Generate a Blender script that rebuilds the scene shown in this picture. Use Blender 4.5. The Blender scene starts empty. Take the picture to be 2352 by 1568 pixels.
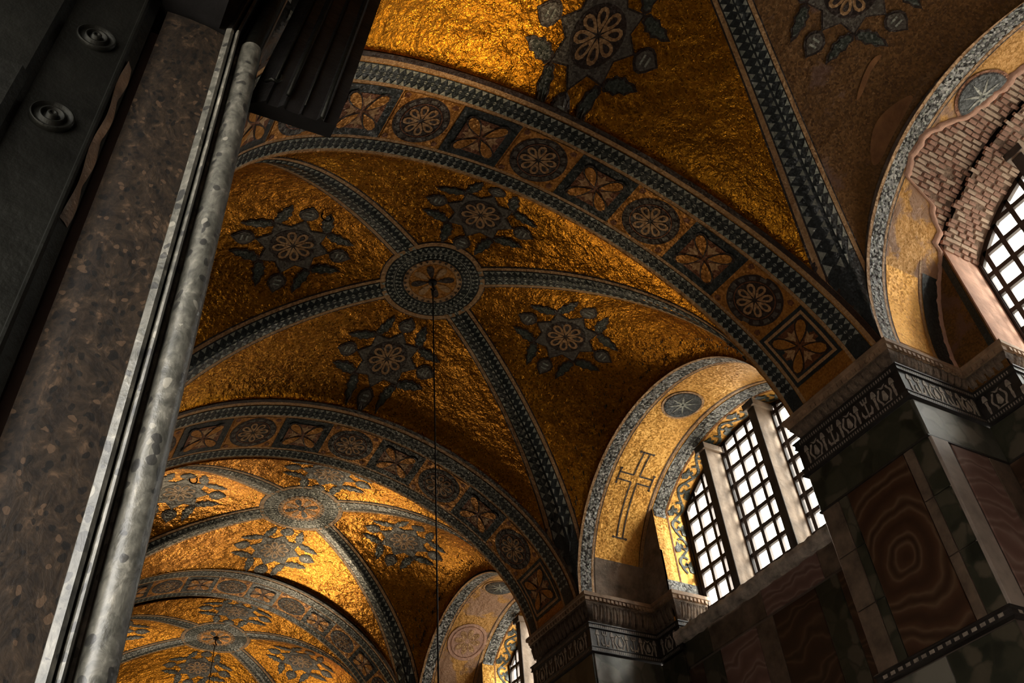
import bpy, math, random
import numpy as np
from mathutils.geometry import tessellate_polygon
from mathutils import Vector, Matrix
PI = math.pi
random.seed(7)
RNG = np.random.default_rng(7)
SC = bpy.context.scene
COL = SC.collection

# ------------------------------------------------------------------ camera
CX, CY, CZ = 0.09916, -4.37094, -6.86023
PITCH, ROLL, YAW, FPX = 0.74959, -0.09404, 0.57355, 2088.43
def cam_axes():
    fwd = np.array([math.sin(YAW)*math.cos(PITCH), math.cos(YAW)*math.cos(PITCH), math.sin(PITCH)])
    right = np.array([math.cos(YAW), -math.sin(YAW), 0.0]); up = np.cross(right, fwd)
    c, s = math.cos(ROLL), math.sin(ROLL)
    return c*right + s*up, -s*right + c*up, fwd
CR, CU, CF = cam_axes()
cd = bpy.data.cameras.new('camera'); cam = bpy.data.objects.new('camera', cd); COL.objects.link(cam)
cam.matrix_world = Matrix(((CR[0], CU[0], -CF[0], CX), (CR[1], CU[1], -CF[1], CY), (CR[2], CU[2], -CF[2], CZ), (0, 0, 0, 1)))
cd.sensor_width = 36.0; cd.lens = FPX/2352*36; cd.clip_start = 0.02; cd.clip_end = 200
SC.camera = cam

# ------------------------------------------------------------------ sky, sun, lamps, exposure
SKY = 14.0
wd = bpy.data.worlds.new('overcast_sky'); SC.world = wd; wd.use_nodes = True
wn = wd.node_tree; bg = wn.nodes['Background']; bg.inputs[1].default_value = SKY
# bright haze above the horizon, sunlit grey yard and walls below it
wt = wn.nodes.new('ShaderNodeTexCoord'); wz = wn.nodes.new('ShaderNodeSeparateXYZ'); wr_ = wn.nodes.new('ShaderNodeValToRGB')
wn.links.new(wt.outputs['Generated'], wz.inputs[0])
wm = wn.nodes.new('ShaderNodeMapRange'); wm.inputs['From Min'].default_value = -1.0; wm.inputs['From Max'].default_value = 1.0
wn.links.new(wz.outputs['Z'], wm.inputs['Value']); wn.links.new(wm.outputs[0], wr_.inputs['Fac'])
wr_.color_ramp.elements[0].position = .46; wr_.color_ramp.elements[0].color = (.62, .56, .48, 1)
wr_.color_ramp.elements[1].position = .52; wr_.color_ramp.elements[1].color = (1.0, .97, .92, 1)
wn.links.new(wr_.outputs['Color'], bg.inputs[0])
def lamp(kind, name, loc, target, energy, color, size=1.0, spot=None, blend=0.5):
    l = bpy.data.lights.new(name, kind); o = bpy.data.objects.new(name, l); COL.objects.link(o)
    l.energy = energy; l.color = color
    if kind == 'AREA': l.shape = 'DISK'; l.size = size
    if kind == 'SPOT': l.spot_size = spot; l.spot_blend = blend; l.shadow_soft_size = size
    if kind == 'POINT': l.shadow_soft_size = size
    if kind == 'SUN': l.angle = size
    o.location = loc
    if target is not None:
        o.rotation_euler = (Vector(target) - Vector(loc)).to_track_quat('-Z', 'Y').to_euler()
    return o
lamp('SUN', 'hazy_sun', (20, -12, 12), (20-.38, -12+1.0, 12-.50), 24.0, (1.0, 0.93, 0.82), 0.42)
WARM = (1.0, 0.72, 0.42)
# daylight from the wide doorway in the far end wall, out of sight below the picture
door = lamp('AREA', 'end_doorway_daylight', (5.4, 25.1, -5.2), (5.2, 12.0, 0.0), 520, (1.0, 0.82, 0.56), 2.8)
lamp('SPOT', 'added_glare_spot', (9.0, -1.3, -3.6), (2.5, -.15, 2.7), 2000, (1.0, .72, .40), .2, .34, 1.0)  # added unseen lamp that makes the glare on the nearest vault
lamp('AREA', 'added_pier_fill', (9.1, -1.4, -4.2), (8.6, 0, -1.8), 5, (1.0, .85, .68), .8)  # added unseen fill for the near side of the large pier
lamp('SPOT', 'added_glare_spot', (5.1, 25.0, -5.0), (5.35, 11.3, 2.95), 5200, (1.0, .78, .48), .35, .22, 1.0)  # this and the next two: unseen lamps added for hot spots on the gold
lamp('SPOT', 'added_glare_spot', (7.6, 25.0, -3.6), (2.5, 10.6, 2.95), 2600, (1.0, .78, .48), .35, .20, 1.0)
lamp('SPOT', 'added_glare_spot', (2.0, 24.8, -7.6), (6.3, 2.2, 2.6), 3200, (1.0, .78, .48), .35, .14, 1.0)
lamp('AREA', 'added_fill_light', (4.5, 10.0, -8.2), (4.5, 10.0, 3), 4, WARM, 1.2)  # low unseen lamps, added as warm fill for the vaults
lamp('AREA', 'added_fill_light', (4.5, 17.5, -8.2), (4.5, 17.0, 3), 14, WARM, 1.2)
lamp('AREA', 'added_fill_light', (4.0, 1.5, -8.2), (4.0, 2.0, 3), 3, WARM, 1.2)
SC.view_settings.view_transform = 'Standard'; SC.view_settings.look = 'None'
SC.view_settings.exposure = -0.32; SC.view_settings.gamma = 1.0; SC.view_settings.use_curve_mapping = False
SC.cycles.use_denoising = True
SC.cycles.max_bounces = 8; SC.cycles.diffuse_bounces = 4; SC.cycles.glossy_bounces = 3; SC.cycles.transparent_max_bounces = 12
SC.cycles.sample_clamp_indirect = 6.0
SC.cycles.caustics_reflective = False; SC.cycles.caustics_refractive = False

# ------------------------------------------------------------------ materials
MATS = {}
def newmat(name):
    m = bpy.data.materials.new(name); m.use_nodes = True
    nt = m.node_tree; b = nt.nodes['Principled BSDF']; MATS[name] = m
    return m, nt, b
def N(nt, t, **kw):
    n = nt.nodes.new(t)
    for k, v in kw.items():
        if k.startswith('i_'):
            key = k[2:]
            key = int(key) if key.isdigit() else key.replace('_', ' ')
            n.inputs[key].default_value = v
        else: setattr(n, k, v)
    return n
def coord(nt, scale=(1, 1, 1), distort=0.0, dscale=1.0):
    tc = N(nt, 'ShaderNodeTexCoord'); mp = N(nt, 'ShaderNodeMapping'); mp.inputs['Scale'].default_value = scale
    nt.links.new(tc.outputs['Object'], mp.inputs['Vector'])
    out = mp.outputs['Vector']
    if distort:
        no = N(nt, 'ShaderNodeTexNoise'); no.inputs['Scale'].default_value = dscale; no.inputs['Detail'].default_value = 3
        nt.links.new(out, no.inputs['Vector'])
        su = N(nt, 'ShaderNodeVectorMath', operation='SUBTRACT'); su.inputs[1].default_value = (.5, .5, .5)
        nt.links.new(no.outputs['Color'], su.inputs[0])
        sc = N(nt, 'ShaderNodeVectorMath', operation='SCALE'); sc.inputs['Scale'].default_value = distort
        nt.links.new(su.outputs[0], sc.inputs[0])
        ad = N(nt, 'ShaderNodeVectorMath', operation='ADD'); nt.links.new(out, ad.inputs[0]); nt.links.new(sc.outputs[0], ad.inputs[1])
        out = ad.outputs[0]
    return out
def ramp(nt, src, stops, interp='LINEAR'):
    r = N(nt, 'ShaderNodeValToRGB'); cr = r.color_ramp; cr.interpolation = interp
    while len(cr.elements) < len(stops): cr.elements.new(0.5)
    for e, (p, c) in zip(cr.elements, stops): e.position = p; e.color = (*c, 1)
    nt.links.new(src, r.inputs['Fac']); return r.outputs['Color']
def noise(nt, vec, scale, detail=4, rough=.55):
    n = N(nt, 'ShaderNodeTexNoise'); n.inputs['Scale'].default_value = scale; n.inputs['Detail'].default_value = detail
    n.inputs['Roughness'].default_value = rough; nt.links.new(vec, n.inputs['Vector']); return n.outputs['Fac']
def voro(nt, vec, scale, feature='F1', out='Distance'):
    n = N(nt, 'ShaderNodeTexVoronoi', feature=feature); n.inputs['Scale'].default_value = scale
    nt.links.new(vec, n.inputs['Vector']); return n.outputs[out]
def mathn(nt, op, a, b=None, c=None):
    n = N(nt, 'ShaderNodeMath', operation=op)
    for i, x in enumerate((a, b, c)):
        if x is None: continue
        if isinstance(x, (int, float)): n.inputs[i].default_value = x
        else: nt.links.new(x, n.inputs[i])
    return n.outputs[0]
def mixc(nt, fac, a, b, mode='MIX'):
    n = N(nt, 'ShaderNodeMix', data_type='RGBA', blend_type=mode)
    for i, x in ((0, fac), (6, a), (7, b)):
        if isinstance(x, (int, float)): n.inputs[i].default_value = x
        elif isinstance(x, tuple): n.inputs[i].default_value = (*x, 1)
        else: nt.links.new(x, n.inputs[i])
    return n.outputs[2]
def bump(nt, b, height, strength, dist, prev=None):
    n = N(nt, 'ShaderNodeBump'); n.inputs['Strength'].default_value = strength; n.inputs['Distance'].default_value = dist
    nt.links.new(height, n.inputs['Height'])
    if prev is not None: nt.links.new(prev, n.inputs['Normal'])
    nt.links.new(n.outputs[0], b.inputs['Normal']); return n.outputs[0]

def mosaic(name, cols, metal, rough, tess=42.0, wave=0.05, sparkle=0.35, patch=None):
    """glass or gold tesserae: cell tints, a wavy bed and tilted cubes that glint"""
    m, nt, b = newmat(name); v = coord(nt)
    cell = N(nt, 'ShaderNodeTexVoronoi'); cell.inputs['Scale'].default_value = tess; nt.links.new(v, cell.inputs['Vector'])
    sep = N(nt, 'ShaderNodeSeparateColor'); nt.links.new(cell.outputs['Color'], sep.inputs[0])
    big = noise(nt, v, 1.1, 4)
    tone = mathn(nt, 'ADD', mathn(nt, 'MULTIPLY', sep.outputs[0], .42), mathn(nt, 'MULTIPLY', big, .58))
    c = ramp(nt, tone, [(.25, cols[0]), (.5, cols[1]), (.78, cols[2])])
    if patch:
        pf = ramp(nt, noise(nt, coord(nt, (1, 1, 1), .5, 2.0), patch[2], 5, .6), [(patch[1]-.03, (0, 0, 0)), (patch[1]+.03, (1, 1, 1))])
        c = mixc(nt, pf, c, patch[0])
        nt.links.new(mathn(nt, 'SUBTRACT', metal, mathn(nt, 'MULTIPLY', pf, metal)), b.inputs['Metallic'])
    else: b.inputs['Metallic'].default_value = metal
    nt.links.new(c, b.inputs['Base Color'])
    b.inputs['Specular IOR Level'].default_value = .5
    rr = mathn(nt, 'ADD', rough, mathn(nt, 'MULTIPLY', sep.outputs[1], .16)); nt.links.new(rr, b.inputs['Roughness'])
    tc = N(nt, 'ShaderNodeTexCoord')
    w1 = noise(nt, coord(nt, (1, 1, 1), .35, 1.6), 3.2, 5, .62)
    n1 = bump(nt, b, w1, 1.0, wave)
    w2 = noise(nt, v, 13.0, 3, .6)
    n2 = bump(nt, b, w2, 1.0, wave*.22, n1)
    # every cube is set at its own slight angle
    gm = N(nt, 'ShaderNodeVectorMath', operation='SUBTRACT'); gm.inputs[1].default_value = (.5, .5, .5)
    nt.links.new(cell.outputs['Color'], gm.inputs[0])
    sc = N(nt, 'ShaderNodeVectorMath', operation='SCALE'); sc.inputs['Scale'].default_value = sparkle; nt.links.new(gm.outputs[0], sc.inputs[0])
    ad = N(nt, 'ShaderNodeVectorMath', operation='ADD'); nt.links.new(n2, ad.inputs[0]); nt.links.new(sc.outputs[0], ad.inputs[1])
    nm = N(nt, 'ShaderNodeVectorMath', operation='NORMALIZE'); nt.links.new(ad.outputs[0], nm.inputs[0])
    nt.links.new(nm.outputs[0], b.inputs['Normal'])
    return m
GOLD = mosaic('gold_mosaic', [(.31, .118, .005), (.45, .178, .008), (.60, .262, .017)], .9, .24, 40, .065, .12)
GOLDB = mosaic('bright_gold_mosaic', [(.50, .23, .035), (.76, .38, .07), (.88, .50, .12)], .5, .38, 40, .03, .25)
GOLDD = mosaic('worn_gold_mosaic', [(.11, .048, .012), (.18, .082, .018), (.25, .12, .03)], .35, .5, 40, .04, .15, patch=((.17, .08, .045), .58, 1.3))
GOLDP = mosaic('patched_gold_mosaic', [(.52, .25, .05), (.66, .34, .08), (.72, .40, .13)], .25, .5, 40, .05, .15, patch=((.45, .25, .14), .50, 1.6))
DARK = mosaic('blue_black_mosaic', [(.010, .014, .016), (.018, .025, .028), (.040, .048, .050)], .0, .30, 46, .02, .22)
GREY = mosaic('grey_blue_mosaic', [(.075, .062, .05), (.11, .092, .075), (.15, .13, .105)], .0, .35, 46, .03, .3)
LEAF = mosaic('green_grey_mosaic', [(.030, .038, .030), (.050, .060, .048), (.080, .09, .068)], .0, .3, 46, .03, .4)
BUFF = mosaic('buff_mosaic', [(.36, .18, .07), (.50, .28, .12), (.62, .38, .18)], .1, .4, 46, .03, .3)
OCHRE = mosaic('ochre_mosaic', [(.34, .13, .02), (.50, .21, .035), (.62, .29, .06)], .5, .35, 46, .03, .3)
RUST = mosaic('rust_mosaic', [(.13, .04, .014), (.20, .07, .025), (.30, .12, .045)], .3, .4, 46, .03, .3)
MAROON = mosaic('dark_maroon_mosaic', [(.018, .008, .005), (.032, .014, .009), (.05, .024, .015)], .0, .4, 46, .03, .3)
TEETH = mosaic('pale_mosaic_teeth', [(.22, .25, .21), (.32, .34, .29), (.46, .46, .40)], .0, .25, 46, .02, .3)
SCALES = mosaic('silver_scale_mosaic', [(.05, .05, .05), (.13, .13, .125), (.50, .48, .44)], .1, .3, 34, .06, .6)

def plain(name, col, rough=.6, metal=0.0, nscale=6.0, var=.35, bumpd=.01, bscale=14.0):
    m, nt, b = newmat(name); v = coord(nt)
    f = noise(nt, v, nscale, 6, .6)
    c = ramp(nt, f, [(.3, tuple(x*(1-var) for x in col)), (.7, tuple(min(1, x*(1+var)) for x in col))])
    nt.links.new(c, b.inputs['Base Color']); b.inputs['Roughness'].default_value = rough; b.inputs['Metallic'].default_value = metal
    bump(nt, b, noise(nt, v, bscale, 5, .6), .8, bumpd); return m
STONE = plain('weathered_stone', (.26, .19, .14), .65, 0, 5, .5, .03, 16)
CARVED = plain('carved_dirty_stone', (.17, .12, .085), .7, 0, 9, .6, .03, 30)
GILT = plain('buff_stone_fillet', (.36, .23, .14), .6, 0, 7, .4, .01, 20)
PLASTER = plain('pink_plaster', (.62, .36, .26), .8, 0, 4, .25, .02, 14)
BRICKM = plain('old_brick', (.52, .31, .23), .85, 0, 3.0, .5, .02, 25)
BRICKP = plain('pale_brick', (.66, .50, .38), .85, 0, 3.0, .4, .02, 25)
MORTAR = plain('rough_mortar', (.34, .24, .18), .9, 0, 10, .4, .05, 20)
IRON = plain('dark_iron', (.016, .013, .012), .6, .4, 12, .4, .004, 40)
LEADEN = plain('brown_window_bar', (.03, .016, .011), .6, 0, 12, .4, .004, 40)
MULL = plain('pale_mullion_stone', (.36, .27, .20), .6, 0, 3.0, .45, .02, 14)
MULLSHADE = plain('shaded_mullion_face', (.07, .06, .055), .6, 0, 3.0, .45, .02, 14)  # darker copy of the mullion stone, shade of the room side in its colour
SILL = plain('rough_sill_stone', (.62, .54, .46), .8, 0, 5, .6, .08, 9)
BLACKM = plain('black_frieze_marble', (.03, .026, .024), .4, 0, 6, .5, .004, 30)
INLAY = plain('pale_inlay', (.40, .34, .28), .5, 0, 14, .5, .004, 30)
BRONZE = plain('dark_bronze', (.011, .011, .009), .5, .7, 5, .35, .01, 10)
BRONZEB = plain('blackened_bronze', (.018, .017, .017), .4, .6, 6, .4, .008, 12)
COPPER = plain('rubbed_bronze', (.20, .12, .07), .5, .4, 7, .7, .012, 12)
BRONZE.node_tree.nodes['Principled BSDF'].inputs['Specular IOR Level'].default_value = .15
FLOORM = plain('floor_marble', (.10, .085, .07), .35, 0, 1.2, .3, .002, 8)
WALLM = plain('dim_wall_marble', (.16, .12, .10), .5, 0, 1.4, .5, .006, 5)
CHAINM = plain('thin_iron_chain', (.02, .014, .01), .6, .3, 12, .3, .002, 40)

def onyx(name, cols, scale=2.2, dist=3.0, detail=2.0, centre=None):
    m, nt, b = newmat(name)
    if centre is not None:
        tc = N(nt, 'ShaderNodeTexCoord'); mp = N(nt, 'ShaderNodeMapping')
        mp.inputs['Location'].default_value = [-a for a in centre]
        nt.links.new(tc.outputs['Object'], mp.inputs['Vector']); v = mp.outputs['Vector']
    else: v = coord(nt, (1, 1, 1), .5, 1.2)
    w = N(nt, 'ShaderNodeTexWave', wave_type='RINGS' if centre is not None else 'BANDS', rings_direction='SPHERICAL') if centre is not None else N(nt, 'ShaderNodeTexWave', bands_direction='Z')
    w.inputs['Scale'].default_value = scale; w.inputs['Distortion'].default_value = dist; w.inputs['Detail'].default_value = detail; w.inputs['Detail Scale'].default_value = 1.1
    nt.links.new(v, w.inputs['Vector'])
    c = ramp(nt, w.outputs['Fac'], [(0, cols[0]), (.55, cols[1]), (.8, cols[2]), (1, cols[0])])
    n2 = noise(nt, v, 7, 5); c = mixc(nt, mathn(nt, 'MULTIPLY', n2, .5), c, cols[0])
    nt.links.new(c, b.inputs['Base Color']); b.inputs['Roughness'].default_value = .35
    bump(nt, b, noise(nt, v, 3, 3), .4, .02); return m
ONYX = onyx('banded_onyx_marble', [(.055, .024, .013), (.10, .045, .024), (.19, .115, .065)], .9, 6.0, 3.0, centre=(8.0, .75, -2.4))
ONYXP = onyx('pink_onyx_marble', [(.20, .11, .09), (.30, .18, .15), (.42, .30, .25)], 1.1, 8.0)
ONYXW = onyx('brown_veined_marble', [(.05, .026, .016), (.08, .040, .025), (.17, .10, .06)], .9, 9.0)
def brec(name, cols, scale, rough=.35, vein=None, dist=.25, bumpd=.01):
    m, nt, b = newmat(name); v = coord(nt, (1, 1, 1), dist, 3.0)
    cell = N(nt, 'ShaderNodeTexVoronoi'); cell.inputs['Scale'].default_value = scale; nt.links.new(v, cell.inputs['Vector'])
    sep = N(nt, 'ShaderNodeSeparateColor'); nt.links.new(cell.outputs['Color'], sep.inputs[0])
    t = mathn(nt, 'ADD', mathn(nt, 'MULTIPLY', sep.outputs[0], .6), mathn(nt, 'MULTIPLY', noise(nt, v, scale*.7, 5), .5))
    c = ramp(nt, t, [(.25, cols[0]), (.45, cols[1]), (.62, cols[2]), (.8, cols[3])])
    ed = voro(nt, v, scale, 'DISTANCE_TO_EDGE')
    e = ramp(nt, ed, [(0, (1, 1, 1)), (.10, (0, 0, 0))])
    c = mixc(nt, mathn(nt, 'MULTIPLY', e, .8), c, vein or cols[1])
    nt.links.new(c, b.inputs['Base Color']); b.inputs['Roughness'].default_value = rough
    bump(nt, b, noise(nt, v, scale*1.5, 4), .6, bumpd); return m
VERDE = brec('verde_antico_marble', [(.018, .02, .014), (.042, .043, .028), (.07, .066, .043), (.12, .10, .07)], 4.2)
VERDEG = brec('grey_green_marble', [(.07, .07, .055), (.13, .13, .105), (.19, .18, .15), (.27, .25, .21)], 3.5)
def mottled(name, cols, scale, dark, rough=.35, bumpd=.004):
    """streaky fine-grained stone with scattered dark rounded clasts"""
    m, nt, b = newmat(name); v = coord(nt, (1, 1, .7), .10, 9.0)
    f1 = noise(nt, v, scale, 7, .65); f2 = noise(nt, v, scale*3.1, 5, .6)
    c = ramp(nt, mathn(nt, 'ADD', mathn(nt, 'MULTIPLY', f1, .65), mathn(nt, 'MULTIPLY', f2, .35)), [(.33, cols[0]), (.45, cols[1]), (.56, cols[2]), (.68, cols[3])])
    n = N(nt, 'ShaderNodeTexVoronoi', feature='SMOOTH_F1'); n.inputs['Scale'].default_value = scale*1.6; n.inputs['Smoothness'].default_value = .3
    nt.links.new(coord(nt, (1, 1, .8), .05, 14.0), n.inputs['Vector'])
    sep = N(nt, 'ShaderNodeSeparateColor'); nt.links.new(n.outputs['Color'], sep.inputs[0])
    k = ramp(nt, mathn(nt, 'MULTIPLY', mathn(nt, 'LESS_THAN', n.outputs['Distance'], .36), mathn(nt, 'LESS_THAN', sep.outputs[0], .42)), [(0, (0, 0, 0)), (1, (1, 1, 1))])
    k2 = ramp(nt, mathn(nt, 'MULTIPLY', mathn(nt, 'LESS_THAN', n.outputs['Distance'], .33), mathn(nt, 'GREATER_THAN', sep.outputs[0], .80)), [(0, (0, 0, 0)), (1, (1, 1, 1))])
    c = mixc(nt, mathn(nt, 'MULTIPLY', k, .8), c, dark); c = mixc(nt, mathn(nt, 'MULTIPLY', k2, .6), c, cols[3])
    nt.links.new(c, b.inputs['Base Color']); b.inputs['Roughness'].default_value = rough
    bump(nt, b, noise(nt, v, scale*2, 4), .6, bumpd)
    if rough > .5: b.inputs['Specular IOR Level'].default_value = .2
    return m
BRECCIA = mottled('brown_breccia_marble', [(.004, .003, .0025), (.013, .009, .006), (.027, .018, .011), (.085, .052, .03)], 30, (.003, .003, .003), .7)
JAMBM = mottled('grey_green_jamb_marble', [(.022, .022, .019), (.065, .064, .053), (.125, .12, .10), (.27, .255, .21)], 22, (.015, .015, .015), .38)
BROWNB = plain('brown_stone_band', (.17, .12, .085), .45, 0, 3.5, .6, .01, 9)
WHITEM = plain('pale_strip_marble', (.42, .35, .30), .45, 0, 4, .25, .006, 9)

GLASS, gnt, gb = newmat('clear_window_glass')
gt = N(gnt, 'ShaderNodeBsdfTransparent'); gg = N(gnt, 'ShaderNodeBsdfGlossy'); gg.inputs['Roughness'].default_value = .05
gmx = N(gnt, 'ShaderNodeMixShader'); gmx.inputs[0].default_value = .05
gt.inputs[0].default_value = (.97, .98, .96, 1)
gnt.links.new(gt.outputs[0], gmx.inputs[1]); gnt.links.new(gg.outputs[0], gmx.inputs[2])
gnt.links.new(gmx.outputs[0], gnt.nodes['Material Output'].inputs['Surface'])

# ------------------------------------------------------------------ object helpers
def link(name, mesh, mat=None, parent=None, **props):
    o = bpy.data.objects.new(name, mesh); COL.objects.link(o)
    if mat is not None and mesh is not None and not mesh.materials: mesh.materials.append(mat)
    if parent is not None: o.parent = parent
    for k, v in props.items(): o[k] = v
    return o
def empty(name, label, cat, loc=(0, 0, 0), **props):
    o = link(name, None, label=label, category=cat, **props); o.location = loc; return o
class MB:
    def __init__(s): s.v = []; s.f = []
    def add(s, pts, faces):
        n = len(s.v); s.v += [tuple(map(float, p)) for p in pts]; s.f += [tuple(i+n for i in f) for f in faces]
    def grid(s, P):                        # P: (a, b, 3)
        a, b = P.shape[:2]; n = len(s.v); s.v += [tuple(p) for p in P.reshape(-1, 3).tolist()]
        s.f += [(n+i*b+j, n+i*b+j+1, n+(i+1)*b+j+1, n+(i+1)*b+j) for i in range(a-1) for j in range(b-1)]
    def box(s, x0, x1, y0, y1, z0, z1):
        s.add([(x0, y0, z0), (x1, y0, z0), (x1, y1, z0), (x0, y1, z0), (x0, y0, z1), (x1, y0, z1), (x1, y1, z1), (x0, y1, z1)],
              [(3, 2, 1, 0), (4, 5, 6, 7), (0, 1, 5, 4), (1, 2, 6, 5), (2, 3, 7, 6), (3, 0, 4, 7)])
    def tube(s, pts, r, seg=8, closed=False):
        pts = [Vector(p) for p in pts]; n = len(pts); rings = []
        for i, p in enumerate(pts):
            a = pts[(i-1) % n] if (closed or i > 0) else p; b = pts[(i+1) % n] if (closed or i < n-1) else p
            t = (b-a).normalized(); u = t.orthogonal().normalized() if i == 0 else (u - t*u.dot(t)).normalized(); w = t.cross(u)
            rr = r[i] if isinstance(r, (list, tuple)) else r
            rings.append([p + rr*(math.cos(2*PI*k/seg)*u + math.sin(2*PI*k/seg)*w) for k in range(seg)])
        base = len(s.v)
        for q in rings: s.v += [tuple(x) for x in q]
        for i in range(n if closed else n-1):
            for k in range(seg):
                j = (i+1) % n
                s.f.append((base+i*seg+k, base+i*seg+(k+1) % seg, base+j*seg+(k+1) % seg, base+j*seg+k))
        if not closed:
            s.f.append(tuple(base+k for k in range(seg))[::-1]); s.f.append(tuple(base+(n-1)*seg+k for k in range(seg)))
    def mesh(s, name, smooth=False):
        m = bpy.data.meshes.new(name); m.from_pydata(s.v, [], s.f); m.update()
        if smooth: m.polygons.foreach_set('use_smooth', [True]*len(m.polygons))
        return m
    def obj(s, name, mat, parent=None, smooth=False, **props): return link(name, s.mesh(name, smooth), mat, parent, **props)
def prism(mb, outline, a0, a1, axis='x'):
    """outline in the two other axes, extruded along axis"""
    n = len(outline)
    def P(o, a): return {'x': (a, o[0], o[1]), 'y': (o[0], a, o[1]), 'z': (o[0], o[1], a)}[axis]
    tri = [tuple(t) for t in tessellate_polygon([[Vector((o[0], o[1], 0)) for o in outline]])]
    mb.add([P(o, a0) for o in outline] + [P(o, a1) for o in outline],
           tri + [tuple(i+n for i in t) for t in tri] + [(i, (i+1) % n, (i+1) % n+n, i+n) for i in range(n)])
def sweep(path, prof):
    """mitred sweep of profile [(outward, z)] along plan polyline; outward is to the left of travel"""
    path = [Vector(p) for p in path]; n = len(path); P = np.zeros((len(prof), n, 3))
    nor = []
    for i in range(n-1):
        d = (path[i+1]-path[i]).normalized(); nor.append(Vector((-d.y, d.x)))
    for i in range(n):
        if i == 0: m = nor[0]
        elif i == n-1: m = nor[-1]
        else:
            m = (nor[i-1]+nor[i]).normalized(); m = m/max(.3, m.dot(nor[i]))
        for j, (o, z) in enumerate(prof):
            q = path[i]+m*o; P[j, i] = (q.x, q.y, z)
    return P

# ------------------------------------------------------------------ measured layout (metres, springing of the vault at z = 0)
W, XL = 8.0, 0.578
FLOOR = -8.5
NV, NW, NG = 1.908, 2.02, 1.967
A0, A1 = (0.0, 2.837, .473), (1.570, 3.032, .405)      # y, crown height, lean of the arch edge
B0, B1 = (6.587, 2.929, .473), (8.183, 2.786, .405)
C0, C1 = (12.897, 3.175, .473), (14.305, 3.181, .405)
D0, D1 = (19.156, 3.15, .473), (20.6, 3.10, .405)
Z0, Z1 = (-6.6, 2.9, .40), (-5.1, 2.9, .35)
E0 = (25.4, 3.10, .40)
BAYS = [dict(near=Z1, far=A0, boss=(4.20, -2.30, 3.22), hw=2.56),
        dict(near=A1, far=B0, boss=(4.249, 4.094, 3.2485), hw=2.344),
        dict(near=B1, far=C0, boss=(4.497, 10.515, 3.119), hw=2.20),
        dict(near=C1, far=D0, boss=(4.597, 16.73, 3.2426), hw=2.20),
        dict(near=D1, far=E0, boss=(4.597, 23.0, 3.24), hw=2.20)]
S = lambda q, n: np.power(np.clip(1-np.power(np.abs(q).clip(0, 1), n), 0, 1), 1/n)

class BayMap:
    def __init__(s, b):
        s.b = b; s.y0, s.Hn, s.sn = b['near']; s.y1, s.Hf, s.sf = b['far']; s.bx, s.by, s.bz = b['boss']; s.hw = b['hw']
    def raw(s, P):
        P = np.asarray(P, float); dx, dy = P[:, 0]-s.bx, P[:, 1]-s.by
        qx = np.where(dx > 0, dx/(W-s.bx), dx/(s.bx-XL)); qy = np.where(dy > 0, dy/(s.y1-s.by), dy/(s.by-s.y0))
        qx = qx.clip(-.99995, .99995); qy = qy.clip(-.99995, .99995)
        lat = np.abs(qy) >= np.abs(qx)                         # web beside a transverse arch
        v = np.maximum(np.abs(qx), np.abs(qy)); q = np.minimum(np.abs(qx), np.abs(qy))
        H = np.where(lat, np.where(dy > 0, s.Hf, s.Hn), s.hw); n = np.where(lat, NV, NW)
        z = H*S(q, n) + s.bz*S(v, NG) - H*S(v, n)
        z = z + (s.bz*S(v, NG) - (H*0+s.bz)*S(v, NG))
        sh = np.where(dy > 0, s.sf, s.sn)*v**3*np.sqrt(np.clip(1-np.power((q/np.maximum(v, 1e-6)).clip(0, 1), NV), 0, 1))
        x = s.bx + np.where(qx > 0, qx*(W-s.bx), qx*(s.bx-XL)); y = s.by + np.where(qy > 0, qy*(s.y1-s.by), qy*(s.by-s.y0))
        return np.stack([x, y+np.where(lat, sh, 0), z], 1)
    def __call__(s, P, off=0.0):
        P = np.asarray(P, float); M = s.raw(P)
        if off == 0: return M
        e = .004; c = np.array([s.bx, s.by]); Q = c+(P-c)*.995
        a = s.raw(Q+[e, 0])-s.raw(Q-[e, 0]); b = s.raw(Q+[0, e])-s.raw(Q-[0, e])
        n = -np.cross(a, b); n /= np.linalg.norm(n, axis=1)[:, None]+1e-12
        return M + n*off
class ArchMap:
    """local coordinates: arc length from the right springing, and distance across the soffit"""
    def __init__(s, e0, e1):
        s.e0, s.e1 = e0, e1; s.T = np.linspace(0, PI, 3000); P = s.at(s.T, np.full(3000, .5))
        s.L = np.concatenate([[0], np.cumsum(np.linalg.norm(np.diff(P, axis=0), axis=1))]); s.w = e1[0]-e0[0]
    def at(s, T, m):
        a = (W-XL)/2; c, sn = np.cos(T), np.sin(T).clip(0, 1)
        x = XL+a+a*np.sign(c)*np.abs(c)**(2/NV); (y0, H0, s0), (y1, H1, s1) = s.e0, s.e1
        y = y0+(y1-y0)*m+(s0+(s1-s0)*m)*sn; z = (H0+(H1-H0)*m)*sn**(2/NV)
        return np.stack([x, y, z], 1)
    def __call__(s, P, off=0.0):
        P = np.asarray(P, float); l = P[:, 0].clip(0, s.L[-1]); m = P[:, 1]/s.w
        M = s.at(np.interp(l, s.L, s.T), m)
        if off == 0: return M
        l2 = l.clip(.02, s.L[-1]-.02)
        a = s.at(np.interp(l2+.01, s.L, s.T), m)-s.at(np.interp(l2-.01, s.L, s.T), m)
        n = np.cross(a, s.at(np.interp(l2, s.L, s.T), m+.01)-s.at(np.interp(l2, s.L, s.T), m-.01))
        n /= np.linalg.norm(n, axis=1)[:, None]+1e-12
        c = np.array([(W+XL)/2, 0, .3]); d = c-M; d[:, 1] = 0; n *= np.sign((n*d).sum(1))[:, None]
        return M+n*off
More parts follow.
